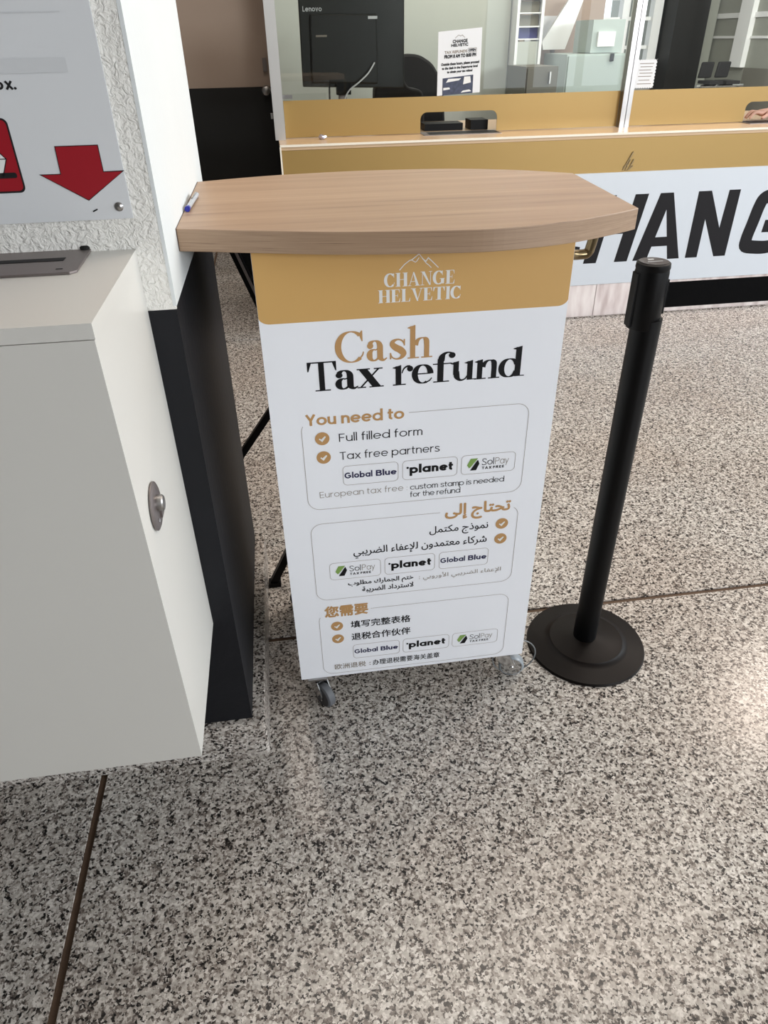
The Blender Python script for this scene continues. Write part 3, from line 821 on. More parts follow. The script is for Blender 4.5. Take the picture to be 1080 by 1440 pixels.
note('to the desk in the Departures level', .10, .92, .395, .44, .004)
note('to obtain your tax refund', .22, .80, .335, .38, .004)
lay('photo', [[(.12, .0), (.83, 0), (.83, .29), (.12, .27)]], 0, M_PHOTO, nt_, tf=tfn)
lay('photo_highlight', [[(.2, .2), (.5, .22), (.55, .25), (.25, .255)], [(.6, .15), (.78, .17), (.76, .27), (.62, .27)], [(.14, .08), (.3, .09), (.28, .12), (.14, .12)], [(.55, .02), (.8, .03), (.75, .06), (.6, .05)]],
    0, M_WHITEPRINT, nt_, tf=lambda p: (tfn(p)[0], YS - .0009, tfn(p)[2]))

# small sticker with perforated edge
st = []
x0, x1, z0, z1, nb = 2.008, 2.130, 1.184, 1.322, 9
for i in range(nb):
    st += [(x0 + (x1 - x0) * (i + .0) / nb, z0), (x0 + (x1 - x0) * (i + .5) / nb, z0 + .006)]
for i in range(nb):
    st += [(x1, z0 + (z1 - z0) * i / nb), (x1 - .006, z0 + (z1 - z0) * (i + .5) / nb)]
for i in range(nb):
    st += [(x1 - (x1 - x0) * i / nb, z1), (x1 - (x1 - x0) * (i + .5) / nb, z1 - .006)]
for i in range(nb):
    st += [(x0, z1 - (z1 - z0) * i / nb), (x0 + .006, z1 - (z1 - z0) * (i + .5) / nb)]
stk = tag(make('glass_sticker', prism(st, 'y', YS + .0005, YS + .0035), M_PAPER), 'small white sticker with zigzag edge on the glass beside the steel post', 'sticker')
for i, z in enumerate((1.30, 1.285, 1.27, 1.255, 1.24, 1.222, 1.205)):
    lay('print_line', rect(2.03 + (i % 2) * .006, z, 2.112 - (i % 3) * .006, z + .0035), YS - .0002, M_GREYT, stk)

# ---- things in the office
mn = thing('all_in_one_computer', 'black computer seen from behind through the left glass, on the counter', 'computer', (0.49, 4.62, 1.0))
YM = 4.60
pts = [(0.198, 1.222), (0.772, 1.203), (0.774, 1.66), (0.205, 1.672)]
make('rear_shell', prism(pts, 'y', YM, YM + .03), M_SCREENBACK, mn, bevel=.006)
make('rear_bulge', prism([(.25, 1.24), (.62, 1.228), (.62, 1.55), (.26, 1.555)], 'y', YM - .022, YM), M_SCREENBACK, mn, bevel=.008)
lay('lettering', place(sans_line('Lenovo', .22, .14)[0], .224, .326, 1.566, .0165), YM - .0008, M_SIGN, mn)
lay('rating_label', rect(.571, 1.528, .622, 1.541), YM - .0232, M_PAPER, mn)
lay('vent_print', rect(.285, 1.452, .345, 1.461), YM - .0232, M_GREYT, mn)
make('stand_column', B(.40, .445, YM + .03, YM + .07, 1.02, 1.26), M_STEELDARK, mn, bevel=.006)
make('stand_hinge', B(.385, .465, YM - .02, YM + .03, 1.18, 1.24), M_BLACK, mn, bevel=.004)
make('stand_foot', B(.30, .55, YM - .04, YM + .16, 1.001, 1.016), M_STEELDARK, mn, bevel=.004)
bm = bmesh.new(); tube(bm, smooth([(.60, YM - .035, 1.33), (.56, YM - .05, 1.28), (.50, YM - .06, 1.235), (.45, YM - .05, 1.20), (.42, YM - .04, 1.14), (.40, YM - .02, 1.02)]), .004, 8)
tag(make('white_cable', bm, M_PAPER, None, smooth=True), 'thin white cable hanging behind the black computer', 'cable')
bm = bmesh.new(); tube(bm, smooth([(.345, YM - .02, 1.235), (.342, YM - .03, 1.15), (.35, YM - .03, 1.03)]), .005, 8)
tag(make('black_cable', bm, M_BLACK, None, smooth=True), 'short black cable below the left side of the computer', 'cable')

ch = thing('office_chair', 'dark office chair with rounded back behind the computer', 'chair', (1.0, 5.35, 0))
pts = [(.78, .62), (1.16, .62)] + smooth([(1.17, .62), (1.135, 1.12), (1.08, 1.27), (1.0, 1.335), (.92, 1.355), (.84, 1.345), (.72, 1.28), (.70, 1.1), (.76, .64)], 5)[1:]
make('backrest', prism(pts, 'y', 5.20, 5.26), M_CHAIR, ch, bevel=.015)
make('seat', prism(rrect(.70, 1.22, 5.24, 5.72, .08), 'z', .46, .54), M_CHAIR, ch, bevel=.02)
make('armrest', B(.655, .70, 5.28, 5.6, .66, .70), M_BLACK, ch, bevel=.01)
make('armrest', B(1.22, 1.265, 5.28, 5.6, .66, .70), M_BLACK, ch, bevel=.01)
bm = bmesh.new(); lathe(bm, [(.03, 0.1), (.03, .46)], (.96, 5.48, 0), 16)
for k in range(5):
    a = k * 2 * math.pi / 5; bar(bm, (.96, 5.48, .09), (.96 + .3 * math.cos(a), 5.48 + .3 * math.sin(a), .05), .04, .03)
make('swivel_base', bm, M_BLACK, ch)
for k in range(5):
    a = k * 2 * math.pi / 5
    bm = bmesh.new(); lathe(bm, [(.03, -.02), (.03, .02)], (.96 + .3 * math.cos(a), 5.48 + .3 * math.sin(a), .031), 14, Matrix.Rotation(R90, 3, 'X'))
    make('castor', bm, M_BLACK, ch)
make('back_bracket', B(.93, .99, 5.262, 5.30, .48, .8), M_BLACK, ch)
# dark reflection in the glass, built as a solid shape on the desk
bm = prism(smooth([(.635, 1.002), (.63, 1.18), (.665, 1.30), (.66, 1.39), (.69, 1.43), (.73, 1.41), (.745, 1.34), (.79, 1.27), (.83, 1.20), (.92, 1.165), (.93, 1.002)], 4), 'y', 4.80, 4.92)
tag(make('dark_reflection', bm, M_CHAIR, None, bevel=.012), 'dark upright shape standing in for a reflection, between computer and office chair', 'reflection')

# seen through the pass-through openings
tag(make('document_tray', B(.86, 1.08, 4.42, 4.56, 1.001, 1.035), M_BLACK, None, bevel=.004), 'flat black tray on the counter behind the left service opening', 'tray')
kb = tag(make('card_terminal', B(1.12, 1.22, 4.40, 4.53, 1.001, 1.05), M_BLACK, None, bevel=.012), 'small black card terminal behind the left service opening', 'card terminal')
tag(make('cash_tray', B(2.62, 2.83, 4.50, 4.64, 1.001, 1.045), M_BLACK, None, bevel=.006), 'black tray behind the right service opening', 'tray')
ps = thing('service_tray', 'shallow steel tray let into the ledge under the left opening', 'tray', (1.03, 4.25, 1.0))
bm = B(.815, 1.245, 4.20, 4.36, 1.0003, 1.0024); make('plate', bm, M_STEELDARK, ps)
make('recess', B(.85, 1.24, 4.225, 4.34, 1.0024, 1.0029), M_BLACK, ps)

ps2 = thing('service_tray', 'shallow steel tray let into the ledge under the right opening', 'tray', (2.93, 4.25, 1.0))
make('plate', B(2.70, 3.15, 4.20, 4.345, 1.0003, 1.0024), M_STEELDARK, ps2)
make('recess', B(2.72, 3.13, 4.225, 4.335, 1.0024, 1.0029), M_BLACK, ps2)

# foil sweet wrapper on the ledge
bm = bmesh.new(); bmesh.ops.create_icosphere(bm, subdivisions=2, radius=.016)
rnd = random.Random(3)
for v in bm.verts: v.co = Vector((v.co.x * 1.3, v.co.y, v.co.z * .75)) * rnd.uniform(.7, 1.25)
zmin = min(v.co.z for v in bm.verts)
bmesh.ops.translate(bm, verts=bm.verts, vec=(.265, 4.21, 1.0005 - zmin))
tag(make('foil_wrapper', bm, M_FOIL), 'crumpled silver foil wrapper on the counter ledge near the left post', 'wrapper')

# hand of the clerk sitting out of frame, resting behind the right opening
pe = thing('person', 'hand of a seated clerk resting behind the right service opening, dark sleeve', 'person', (2.95, 4.42, 1.0))
V = [(3.16, 4.62, 1.060, .036), (3.02, 4.47, 1.050, .027), (2.955, 4.43, 1.045, .022), (2.90, 4.41, 1.042, .026)]
Ed = [(0, 1), (1, 2), (2, 3)]
for k, (dy, ln) in enumerate(((-.030, .072), (-.010, .082), (.010, .078), (.029, .062))):
    b0 = len(V)
    V += [(2.868, 4.405 + dy * .8, 1.046, .0105), (2.868 - ln * .5, 4.402 + dy, 1.052, .0085), (2.868 - ln * .82, 4.398 + dy, 1.038, .0078), (2.868 - ln, 4.396 + dy, 1.018, .0068)]
    Ed += [(3, b0), (b0, b0 + 1), (b0 + 1, b0 + 2), (b0 + 2, b0 + 3)]
b0 = len(V)
V += [(2.915, 4.375, 1.040, .0125), (2.885, 4.352, 1.030, .0100), (2.858, 4.346, 1.020, .0085)]
Ed += [(2, b0), (b0, b0 + 1), (b0 + 1, b0 + 2)]
me = bpy.data.meshes.new('hand'); off = wloc(pe)
V = [(v[0], v[1], v[2] - .0085, v[3]) for v in V]
me.from_pydata([tuple(Vector(v[:3]) - off) for v in V], Ed, []); me.materials.append(M_SKIN)
ho = link('hand', me, pe)
md = ho.modifiers.new('skin', 'SKIN'); md.use_smooth_shade = True
for sv, v in zip(me.skin_vertices[0].data, V): sv.radius = (v[3], v[3])
me.skin_vertices[0].data[0].use_root = True
ho.modifiers.new('sub', 'SUBSURF').levels = 1; ho.modifiers['sub'].render_levels = 2
bm = bmesh.new(); tube(bm, [(3.02, 4.47, 1.050), (3.16, 4.62, 1.062), (3.30, 4.76, 1.075)], .044, 16)
make('sleeve', bm, M_SLEEVE, pe, smooth=True)

# shelf unit and cabinet
sh = thing('shelf_unit', 'white open shelf unit against the right end of the office wall', 'shelf', (1.9, 6.0, 0))
make('frame', B(1.81, 1.83, 5.92, 6.12, 0, 2.2), M_WHITE, sh); make('frame', B(1.99, 2.01, 5.92, 6.12, 0, 2.2), M_WHITE, sh)
for z in (1.41, 1.485, 1.565, 1.645, 1.8): make('shelf', B(1.832, 1.988, 5.93, 6.12, z, z + .008), M_WHITE, sh)
make('door', B(1.832, 1.988, 5.93, 5.95, .05, 1.40), M_WALL, sh)
for z, m_, lb in ((1.419, M_BLUE, 'blue box file on the lowest visible shelf'), (1.494, M_GREYBOX, 'grey box file on the middle shelf'), (1.574, M_GREYBOX, 'grey box file on the shelf above the middle one')):
    tag(make('box_file', B(1.84, 1.98, 5.95, 6.10, z, z + .064), m_, None, bevel=.004), lb, 'box file', 'box files on the shelf unit')
cb = thing('filing_cabinet', 'pale green-grey cabinet behind the right part of the left glass', 'cabinet', (2.4, 6.0, 0))
make('body', B(2.17, 2.61, 5.80, 6.3, 0, 1.318), M_CAB, cb, bevel=.004)
make('top_box', B(2.36, 2.60, 5.85, 6.2, 1.322, 1.522), M_CAB, cb, bevel=.004)
make('drawer', B(2.18, 2.60, 5.785, 5.80, .9, 1.306), M_CAB, cb, bevel=.003)
make('drawer', B(2.18, 2.60, 5.785, 5.80, .45, .89), M_CAB, cb, bevel=.003)
make('lock', B(2.49, 2.515, 5.77, 5.785, 1.27, 1.318), M_BLACK, cb)
make('screen_plate', B(2.40, 2.53, 5.83, 5.85, 1.36, 1.45), M_WHITE, cb, bevel=.004)
g = thing('grey_reflection', 'grey reflection in the glass built as a low block left of the pale green cabinet', 'cabinet', (1.9, 5.7, 0))  # grey square reflected in the pane, modelled as a solid block
make('body', B(1.76, 1.99, 5.46, 5.90, 0, 1.26), M_GREYBOX, g, bevel=.004)
make('door', B(1.77, 1.98, 5.445, 5.46, .05, 1.25), M_GREYBOX, g, bevel=.002)
make('door_handle', B(1.92, 1.93, 5.425, 5.445, 1.16, 1.23), M_STEEL, g)  # door and handle added to the block that stands for the reflection
lean = thing('window_light_panel', 'white slanted panel standing in for window light above the cabinets behind the left glass', 'window light', (2.3, 6.35, 1.3))  # bright patch of window light, modelled as a white panel
make('panel', prism([(2.158, 1.39), (2.172, 1.34), (2.35, 1.34), (2.46, 1.66), (2.345, 1.66)], 'y', 6.35, 6.38), M_WHITE, lean)
make('stand', B(2.25, 2.28, 6.385, 6.41, 0, 1.5), M_STEELDARK, lean)  # support added for the window light panel
tp = kind(make('wall_partition', B(2.02, 2.70, 6.5, 6.6, 0, 3.0), M_TAUPE))
make('light_panel', B(2.06, 2.33, 6.49, 6.5, 1.39, 1.56), M_SIGN, tp)

# waiting seats in the concourse
wb = thing('waiting_bench', 'black tandem waiting seats on a chrome beam beyond the right glass', 'bench', (9.1 * .88, 14, 0))
for k, x in enumerate((7.55, 7.86)):
    make('seat', prism([(x, .74), (x + .24, .74), (x + .26, .98), (x + .03, .98)], 'y', 13.6, 13.66), M_CHAIR, wb, bevel=.02)
    make('seat_pad', B(x, x + .25, 13.2, 13.6, .66, .71), M_CHAIR, wb, bevel=.015)
bm = bmesh.new(); tube(bm, [(7.42, 13.4, .63), (8.3, 13.4, .63)], .025, 8); make('beam', bm, M_CHROME, wb)
for x in (7.5, 8.2):
    bm = bmesh.new(); bar(bm, (x, 13.4, .62), (x, 13.4, .0), .05, .05); bar(bm, (x - .02, 13.15, .02), (x + .02, 13.7, .02), .04, .04); make('leg', bm, M_CHROME, wb)

# ================================================================== LETTER BOX HUNG ON THE PILLAR
BX = -0.218
mb = thing('collection_box', 'white metal collection box hung on the pillar with steel slot plate on top', 'box', (-0.55, 0.97, 0.43))
bm = B(-0.90, BX - .0015, .8015, 1.1345, 0.430, 1.172); make('body', bm, M_BOX, mb, bevel=.002)
bm = B(-0.902, BX, .800, 1.1345, 1.1735, 1.192); make('lid', bm, M_BOX, mb, bevel=.003)
bm = prism([(-.375 + 0.0, 1.009), (-.70, 1.009), (-.70, 1.150), (-.283, 1.150), (-.278, 1.018), (-.286, 1.009)], 'z', 1.1921, 1.1955)
make('slot_plate', bm, M_STEELDARK, mb, bevel=.0008)
make('slot', B(-.66, -.308, 1.072, 1.088, 1.1956, 1.1962), M_SLOT, mb)
for x, y in ((-.291, 1.137), ):
    bm = bmesh.new(); lathe(bm, [(.0075, 0), (.0075, .003), (.005, .005)], (x, y, 1.1956), 16); make('screw', bm, M_SLOT, mb)
make('maker_mark', B(-.308, -.299, 1.026, 1.030, 1.1956, 1.1959), M_SLOT, mb)
# cam lock on the right side
Rx = Matrix.Rotation(R90, 3, 'Y')
lk = None
bm = bmesh.new(); lathe(bm, [(.036, 0), (.036, .002), (.032, .004), (.03, .0045)], (BX, .8835, .893), 36, Rx); lk = make('lock', bm, M_STEELDARK, mb, smooth=True)
bm = bmesh.new(); lathe(bm, [(.012, 0), (.012, .008), (.010, .010)], (BX + .004, .8835, .898), 24, Rx); make('lock_cylinder', bm, M_STEEL, lk, smooth=True)
make('lock_cover', B(BX + .004, BX + .0075, .884, .902, .872, .890), M_STEELDARK, lk, bevel=.002)
bm = bmesh.new(); lathe(bm, [(.003, 0), (.003, .002), (.001, .003)], (BX + .004, .868, .878), 12, Rx); make('rivet', bm, M_CHROME, lk)

# ================================================================== SIGN ON THE PILLAR
YP = 1.1345
sg_ = thing('direction_sign', 'pale grey metal sign with red down arrow screwed to the rough pillar', 'sign', (-.45, YP, 1.236))
make('plate', B(-.75, -.212, YP - .0035, YP - .0003, 1.236, 1.75), M_SIGN, sg_, bevel=.0008)
F = YP - .0042
arrow = [(-.296, 1.332), (-.240, 1.332), (-.240, 1.2985), (-.2135, 1.2985), (-.268, 1.2635), (-.3235, 1.2975), (-.297, 1.2975)]
lay('arrow_outline', [[(-.297, 1.333), (-.2390, 1.333), (-.2390, 1.2995), (-.2105, 1.2998), (-.268, 1.2622), (-.3265, 1.2985), (-.298, 1.2985)]], F, M_BLACKPRINT, sg_)
lay('arrow', [arrow], F - .0003, M_RED, sg_)
lay('pictogram_outline', [rrect(-.62, -.3492, 1.2765, 1.3685, .008)], F, M_BLACKPRINT, sg_)
lay('pictogram', [rrect(-.618, -.3515, 1.279, 1.3665, .007)], F - .0003, M_RED, sg_)
lay('envelope', [[(-.3635, 1.3195), (-.378, 1.3365), (-.46, 1.3365), (-.475, 1.3195), (-.44, 1.30), (-.374, 1.30)]], F - .0006, M_WHITEPRINT, sg_)
lay('envelope_line', ribbon([(-.378, 1.3365), (-.3635, 1.3195), (-.374, 1.298)], w=.0012) + ribbon([(-.3635, 1.3195), (-.475, 1.3195)], w=.0012) + ribbon([(-.378, 1.3365), (-.42, 1.322)], w=.001), F - .0009, M_BLACKPRINT, sg_)
lay('slot_mark', [rrect(-.44, -.3555, 1.2955, 1.3025, .003)], F - .0009, M_BLACKPRINT, sg_)
lay('lettering', place(sans_line('box.', .26, .14)[0], -.3655 - .0, -.3255, 1.4005, .0095), F, M_BLACKPRINT, sg_)
lay('faded_band', rect(-.75, 1.418, -.256, 1.4345) + rect(-.75, 1.482, -.25, 1.4835), F, mat('faded_print', (202, 204, 206), 0.45), sg_)
Ry = Matrix.Rotation(R90, 3, 'X')
bm = bmesh.new(); lathe(bm, [(.0062, 0), (.0062, .0015), (.004, .0035), (.0015, .004)], (-.2285, YP - .0035, 1.2525), 18, Ry); make('screw', bm, M_STEEL, sg_, smooth=True)
lay('scratch', ribbon([(-.266, 1.2475), (-.259, 1.2505)], w=.0018), F, M_SLOT, sg_)

# ================================================================== THE STAND
YF = 1.263
PX0, PX1, PZ0, PZ1 = -0.0555, 0.527, 0.090, 1.153
le = thing('promotion_stand', 'wheeled counter stand with curved oak top and white printed front panel', 'stand', (0.235, 1.45, 0))
ZT = 1.190
topo = smooth([(-.174, 1.270), (-.02, 1.222), (.10, 1.188), (.25, 1.164), (.36, 1.158), (.48, 1.182), (.58, 1.226), (.633, 1.256)], 6) + \
       smooth([(.658, 1.642), (.56, 1.712), (.45, 1.762), (.354, 1.785), (.19, 1.800), (.02, 1.788), (-.09, 1.765), (-.1735, 1.738)], 6)
bm = prism(topo, 'z', 1.1535, ZT)
tt = make('tabletop', bm, WOOD, le, bevel=.0015)
# dark edge band along the short left side
make('edge_band', prism([(-.1738, 1.269), (-.1725, 1.269), (-.1720, 1.737), (-.1738, 1.737)], 'z', 1.154, 1.1903), mat('dark_edge_band', (70, 52, 42), .5), tt)
bm = B(PX0 + .004, PX1 - .004, 1.292, 1.66, PZ0, PZ1 - .0005)
make('body', bm, M_WHITE, le)
fp = make('front_panel', B(PX0, PX1, YF, YF + .011, PZ0, PZ1), M_PANEL, le, bevel=.0008)
Y1 = YF - .0005; Y2 = YF - .0008; Y3 = YF - .0011
r = .02
gb = [(PX0 + .0005, PZ1), (PX0 + .0005, 1.0345)] + [(PX0 + r - r * math.cos(math.radians(a)), 1.0345 - .0145 * math.sin(math.radians(a))) for a in range(10, 100, 10)] + \
     [(PX1 - r + r * math.sin(math.radians(a)), 1.0345 - .0145 * math.cos(math.radians(a))) for a in range(0, 90, 10)] + [(PX1 - .0005, 1.0345), (PX1 - .0005, PZ1)]
lay('gold_band', [gb], Y1, M_GOLDP, fp)
# emblem and name
lay('mountain_emblem', ribbon([(.2030, 1.1035), (.2120, 1.1130), (.2212, 1.1195), (.2250, 1.1202), (.2386, 1.1300), (.2458, 1.1205), (.2510, 1.1165), (.2551, 1.1225), (.2612, 1.1170), (.2740, 1.1045)], w=.0016)
    + ribbon([(.2458, 1.1205), (.2520, 1.1130), (.2560, 1.1100), (.2610, 1.1050)], w=.0013) + ribbon([(.2260, 1.1195), (.2320, 1.1160), (.2345, 1.1180), (.2386, 1.1240)], w=.0013), Y2, M_WHITEPRINT, fp)
lay('lettering', place(serif_line('CHANGE', .12)[0], .1755, .3045, 1.0745, .0163), Y2, M_WHITEPRINT, fp)
lay('lettering', place(serif_line('HELVETIC', .1)[0], .1635, .3170, 1.0465, .0156), Y2, M_WHITEPRINT, fp)


def glyphs(s, spans, z0, u, m, italic=0):
    polys = []
    for ch_, (a, b) in zip(s, spans):
        g_, adv = serif(ch_); polys += place(g_, a, b, z0, u, adv)
    return lay('lettering', polys, Y1, m, fp)


glyphs('Cash', [(.0790, .1350), (.1375, .1790), (.1815, .2165), (.2180, .2665)], .9358, .0412, M_GOLDT)
glyphs('Tax', [(.0245, .0800), (.0745, .1215), (.1190, .1710)], .8822, .0398, M_BLACKT)
glyphs('refund', [(.1890, .2300), (.2265, .2690), (.2660, .3120), (.3035, .3560), (.3520, .4035), (.4000, .4545)], .8822, .0398, M_BLACKT)

SV = lambda s, x0, x1, z0, u, w_, m, tr=.12: lay('lettering', place(sans_line(s, w_, tr)[0], x0, x1, z0, u), Y1, m, fp)


def partner_row(z0, z1, order):
    h_ = z1 - z0
    if order == 'ltr': slots = {'g': (.0812, .1984), 'p': (.2080, .3265), 's': (.3355, .4540)}
    else: slots = {'s': (.0380, .1556), 'p': (.1657, .2832), 'g': (.2940, .4112)}
    for k, (a, b) in slots.items():
        lay('logo_frame', rr_line(a, b, z0, z1, .009, .0008), Y1, M_LINE, fp)
    a, b = slots['g']
    lay('lettering', place(sans_line('Global', .27, .12)[0], a + .0030, a + .0620, z0 + h_ * .35, .0104), Y1, M_NAVYT, fp)
    lay('lettering', place(sans_line('Blue', .27, .12)[0], a + .0695, a + .1140, z0 + h_ * .35, .0104), Y1, M_NAVYT, fp)
    a, b = slots['p']
    lay('lettering', place(sans_line('planet', .31, .1)[0], a + .0150, a + .1090, z0 + h_ * .32, .0148) + disc(a + .0108, z0 + h_ * .63, .0026), Y1, M_BLACKT, fp)
    a, b = slots['s']
    cx, cz = a + .0260, z0 + h_ * .50
    lay('green_emblem', [[(cx - .0135, cz - .001), (cx - .006, cz + .0145), (cx + .0100, cz + .0145), (cx - .0055, cz - .0065), (cx - .0085, cz - .009)]], Y1, M_GREEN, fp)
    lay('black_emblem', [[(cx + .0135, cz + .001), (cx + .007, cz - .0145), (cx - .0060, cz - .0145), (cx + .0080, cz + .0085), (cx + .0100, cz + .0110)]], Y2, M_BLACKT, fp)
    lay('lettering', place(sans_line('Sol', .13, .12)[0], a + .0450, a + .0715, z0 + h_ * .42, .0118), Y1, M_BLACKT, fp)
    lay('lettering', place(sans_line('Pay', .11, .12)[0], a + .0745, a + .1045, z0 + h_ * .42, .0118), Y1, M_GREYT, fp)
    lay('lettering', place(sans_line('TAX FREE', .28, .32)[0], a + .0460, a + .0950, z0 + h_ * .20, .0046), Y1, M_BLACKT, fp)


def frame(z0, z1, gap0, gap1, side, lw=.0009, r=.026):
    """rounded frame open at its upper left (ltr) or upper right (rtl) corner"""
    x0, x1 = .0030, .4735
    def cor(cx, cz, a0, a1): return arc(cx, cz, r, r, a0, a1, 10)
    if side == 'ltr':
        p = [(gap1, z1)] + cor(x1 - r, z1 - r, 90, 0) + cor(x1 - r, z0 + r, 0, -90) + cor(x0 + r, z0 + r, 270, 180) + cor(x0 + r, z1 - r, 180, 150)
    else:
        p = [(gap0, z1)] + cor(x0 + r, z1 - r, 90, 180) + cor(x0 + r, z0 + r, 180, 270) + cor(x1 - r, z0 + r, -90, 0) + cor(x1 - r, z1 - r, 0, 55)
    lay('outline_frame', ribbon(p, w=lw), Y1, M_LINE, fp)


def checks(pts):
    for cx, cz in pts:
        o = lay('check_badge', badge(cx, cz, .0147), Y1, M_GOLDT, fp)
        lay('tick', tick(cx, cz, .0147), Y2, M_WHITEPRINT, fp)


# English block
frame(.6070, .8215, 0, .2210, 'ltr')
SV('You need to', .0130, .2115, .8090, .0178, .24, M_GOLDT, .07)
checks([(.0433, .7782), (.0434, .7346)])
SV('Full filled form', .0772, .2494, .7680, .0132, .135, M_BLACKT, .15)
SV('Tax free partners', .0768, .2869, .7256, .0132, .135, M_BLACKT, .15)
partner_row(.6630, .7095, 'ltr')
SV('European tax free :', .0292, .2180, .6365, .0108, .11, M_GREYT, .18)
SV('custom stamp is needed', .2243, .4334, .6365, .0098, .14, M_BLACKT, .08)
SV('for the refund', .2243, .3359, .6178, .0098, .14, M_BLACKT, .08)
# Arabic block
FT = lambda s, x0, x1, z0, z1, m, b=0.0: lay('lettering', font_fit(s, x0, x1, z0, z1, b), Y1, m, fp)
frame(.3490, .5690, .2926, 0, 'rtl')
FT(shape_ar('تحتاج إلى'), .3050, .4535, .5440, .5880, M_GOLDT, .0012)
checks([(.4377, .5226), (.4379, .4799)])
FT(shape_ar('نموذج مكتمل'), .2695, .4055, .5050, .5330, M_BLACKT, .0003)
FT(shape_ar('شركاء معتمدون للإعفاء الضريبي'), .0945, .4045, .4640, .4945, M_BLACKT, .0003)
partner_row(.4080, .4565, 'rtl')
FT(shape_ar('الإعفاء الضريبي الأوروبي :'), .2465, .4460, .3770, .3980, M_GREYT)
FT(shape_ar('ختم الجمارك مطلوب'), .0785, .2330, .3800, .3995, M_BLACKT, .0004)
FT(shape_ar('لاسترداد الضريبة'), .1110, .2330, .3590, .3780, M_BLACKT, .0004)
# Chinese block
frame(.1005, .3082, 0, .1291, 'ltr')
FT('您需要', .0185, .1218, .2935, .3275, M_GOLDT, .0013)
checks([(.0450, .2622), (.0452, .2198)])
FT('填写完整表格', .0790, .2265, .2505, .2735, M_BLACKT, .0004)
FT('退税合作伙伴', .0792, .2266, .2090, .2325, M_BLACKT, .0004)
partner_row(.1460, .1925, 'ltr')
FT('欧洲退税', .0318, .1110, .1135, .1320, M_GREYT, .0002)
FT(':', .1210, .1235, .1160, .1260, M_GREYT, .0003)
FT('办理退税需要海关盖章', .1294, .3033, 0.1135, .1330, M_BLACKT, .0002)


def caster(x, y, ang, wheelmat, hubmat, R_=.034):
    """swivel caster: plate, fork, wheel; the wheel touches the floor at (x,y), swivel trails behind it"""
    rot = Matrix.Rotation(ang, 3, 'Z')
    sw_ = rot @ Vector((-.026, 0, 0))
    px, py = x + sw_.x, y + sw_.y
    ca = make('caster', B(px - .024, px + .024, py - .020, py + .020, .0835, .0895), M_STEEL, le, bevel=.002)
    o_ = Vector((x, y, 0))
    def tr(bm):
        for v in bm.verts: v.co = rot @ v.co + o_
        return bm
    bm = bmesh.new()
    for s in (-1, 1):
        b2 = prism([(-.044, .080), (-.008, .080), (.010, .044), (.009, .026), (-.009, .026), (-.036, .058)], 'y', s * .0150 - .0012, s * .0150 + .0012)
        me = bpy.data.meshes.new('t'); b2.to_mesh(me); b2.free(); bm.from_mesh(me); bpy.data.meshes.remove(me)
    box(bm, -.044, -.008, -.016, .016, .076, .080)
    lathe(bm, [(.015, .080), (.015, .0838)], (-.026, 0, 0), 18)
    make('fork', tr(bm), M_CHROME, ca)
    bm = bmesh.new(); Rw = Matrix.Rotation(R90, 3, 'X')
    lathe(bm, [(R_ - .004, -.0115), (R_, -.008), (R_, .008), (R_ - .004, .0115)], (0, 0, R_), 40, Rw)
    make('wheel', tr(bm), wheelmat, ca, smooth=True)
    bm = bmesh.new()
    lathe(bm, [(R_ - .010, -.0128), (R_ - .006, -.0118), (R_ - .006, .0118), (R_ - .010, .0128)], (0, 0, R_), 32, Rw)
    lathe(bm, [(.006, -.018), (.006, .018)], (0, 0, R_), 12, Rw)
    make('hub', tr(bm), hubmat, ca, smooth=True)


caster(.000, 1.256, math.radians(-56), M_RUBBER, M_RUBBERDARK)
caster(.508, 1.283, math.radians(-12), M_PLASTIC, M_CHROME)
caster(-.045, 1.640, math.radians(150), M_RUBBERDARK, M_BLACK)
caster(.480, 1.620, math.radians(40), M_RUBBER, M_RUBBERDARK)
# bronze tube handle on the right side below the top
bm = bmesh.new()
hp = [(.524, 1.44, 1.075), (.60, 1.49, 1.055), (.628, 1.51, 1.047)] + [(.655 + .012 * math.sin(a), 1.515, 1.060 - .014 * math.cos(a)) for a in (0, .5, 1.0, 1.4)] + [(.672, 1.515, 1.09), (.672, 1.515, 1.154)]
tube(bm, smooth(hp, 3), .011, 12)
make('side_handle', bm, M_BRONZE, le, smooth=True)
# loose cable ring at the right caster
bm = bmesh.new()
tube(bm, [(.514 + .059 * math.cos(a), 1.2835, .062 + .059 * math.sin(a)) for a in [k * 2 * math.pi / 36 for k in range(36)]], .0018, 8, closed=True)
tag(make('cable_loop', bm, M_WIRE, None, smooth=True), 'thin grey cable loop hanging at the right front caster of the stand', 'cable')

# pen lying on the left edge of the top, against the pillar
pen = thing('ballpoint_pen', 'clear ballpoint pen with blue end on the left edge of the oak top', 'pen', (-.160, 1.49, ZT))
def pp(t): return Vector((-.1655 + .006 * (t), 1.405 + .145 * t, ZT + .0052))
bm = bmesh.new(); tube(bm, [pp(.08), pp(.12), pp(1.0)], .0045, 12); make('barrel', bm, M_PENCLEAR, pen, smooth=True)
bm = bmesh.new(); tube(bm, [pp(0), pp(.02), pp(.08)], .0050, 12); make('end_cap', bm, M_PENBLUE, pen, smooth=True)
bm = bmesh.new(); tube(bm, [pp(.5) + Vector((0, 0, .0055)), pp(.95) + Vector((0, 0, .0055))], .0012, 6); make('clip', bm, M_STEEL, pen)

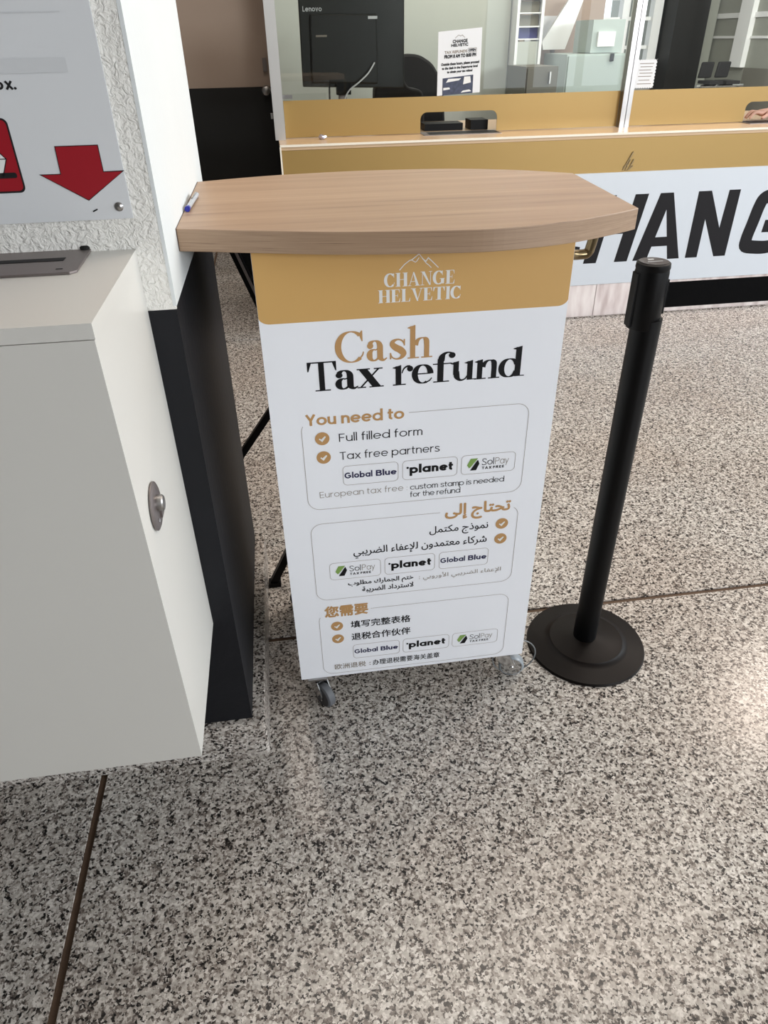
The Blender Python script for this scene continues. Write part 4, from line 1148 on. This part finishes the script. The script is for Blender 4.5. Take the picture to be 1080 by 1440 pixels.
# ---- folding black stand behind
fs = thing('folding_stand', 'black folding cross-leg stand with black board behind the left of the promotion stand', 'stand', (.12, 2.0, 0))
bm = bmesh.new(); bar(bm, (-.128, 1.765, .012), (.34, 1.765, .93), .022, .022); make('leg', bm, M_BLACK, fs, bevel=.003)
bm = bmesh.new(); bar(bm, (-.40, 2.15, .012), (.34, 2.15, 1.0), .022, .022); make('leg', bm, M_BLACK, fs, bevel=.003)
bm = bmesh.new(); bar(bm, (-.188, 2.12, 1.09), (.191, 2.12, .012), .026, .02); make('leg', bm, M_BLACK, fs, bevel=.003)
bm = bmesh.new(); bar(bm, (-.178, 2.106, 1.075), (.145, 2.106, .155), .007, .006); make('grey_highlight', bm, M_STEELDARK, fs, bevel=.002)  # highlight along the leg, modelled as a thin grey bar
bm = prism([(-.182, 1.085), (.46, 1.085), (.46, .72), (-.054, .72)], 'y', 2.134, 2.142); make('black_board', bm, M_BLACK, fs)
bm = bmesh.new(); bar(bm, (-.105, 1.765, .008), (-.1435, 1.765, .008), .016, .03); make('foot', bm, M_BLACK, fs)
bm = bmesh.new(); bar(bm, (.30, 1.765, .90), (.30, 2.15, .93), .02, .02); make('cross_bar', bm, M_BLACK, fs)

# ================================================================== STANCHION
SXp, SYp = 0.750, 1.356
sn = thing('barrier_post', 'black retractable belt barrier post on round base right of the stand', 'barrier post', (SXp, SYp, 0))
bm = bmesh.new()
lathe(bm, [(.162, 0), (.1635, .004), (.161, .009), (.118, .017), (.104, .020), (.100, .025), (.045, .030), (.036, .034)], (SXp, SYp, 0), 64)
make('base', bm, M_BASE, sn, smooth=True)
bm = bmesh.new(); lathe(bm, [(.0315, .031), (.0315, .95)], (SXp - .004, SYp + .002, 0), 40); make('tube', bm, M_BLACK, sn, smooth=True)
cx, cy = SXp - .011, SYp + .005
bm = bmesh.new(); lathe(bm, [(.0320, .930), (.0335, .932), (.0342, 1.045), (.0335, 1.049), (.0335, 1.052), (.0345, 1.054), (.0335, 1.063), (.031, 1.065)], (cx, cy, 0), 40)
cs = make('belt_cassette', bm, M_BLACK, sn, smooth=True)
make('cassette_rib', B(cx - .0354, cx - .030, cy - .012, cy + .012, .935, 1.045), M_BLACK, cs, bevel=.002)
make('belt_slot', B(cx + .030, cx + .0360, cy - .012, cy + .012, .960, 1.030), M_BLACK, cs, bevel=.002)
bm = bmesh.new(); lathe(bm, [(.029, 1.0655), (.029, 1.0662)], (cx, cy, 0), 36); dc = make('cap_disc', bm, M_DISC, sn)
make('disc_print', B(cx - .008, cx + .004, cy + .008, cy + .014, 1.0665, 1.0668), M_SIGN, dc)
make('disc_print', B(cx - .016, cx + .016, cy - .006, cy - .004, 1.0665, 1.0668), M_SIGN, dc)
bm = B(cx + .033, 3.0, cy - .0012, cy + .0012, .969, 1.021)
make('belt', bm, M_BELT, sn)
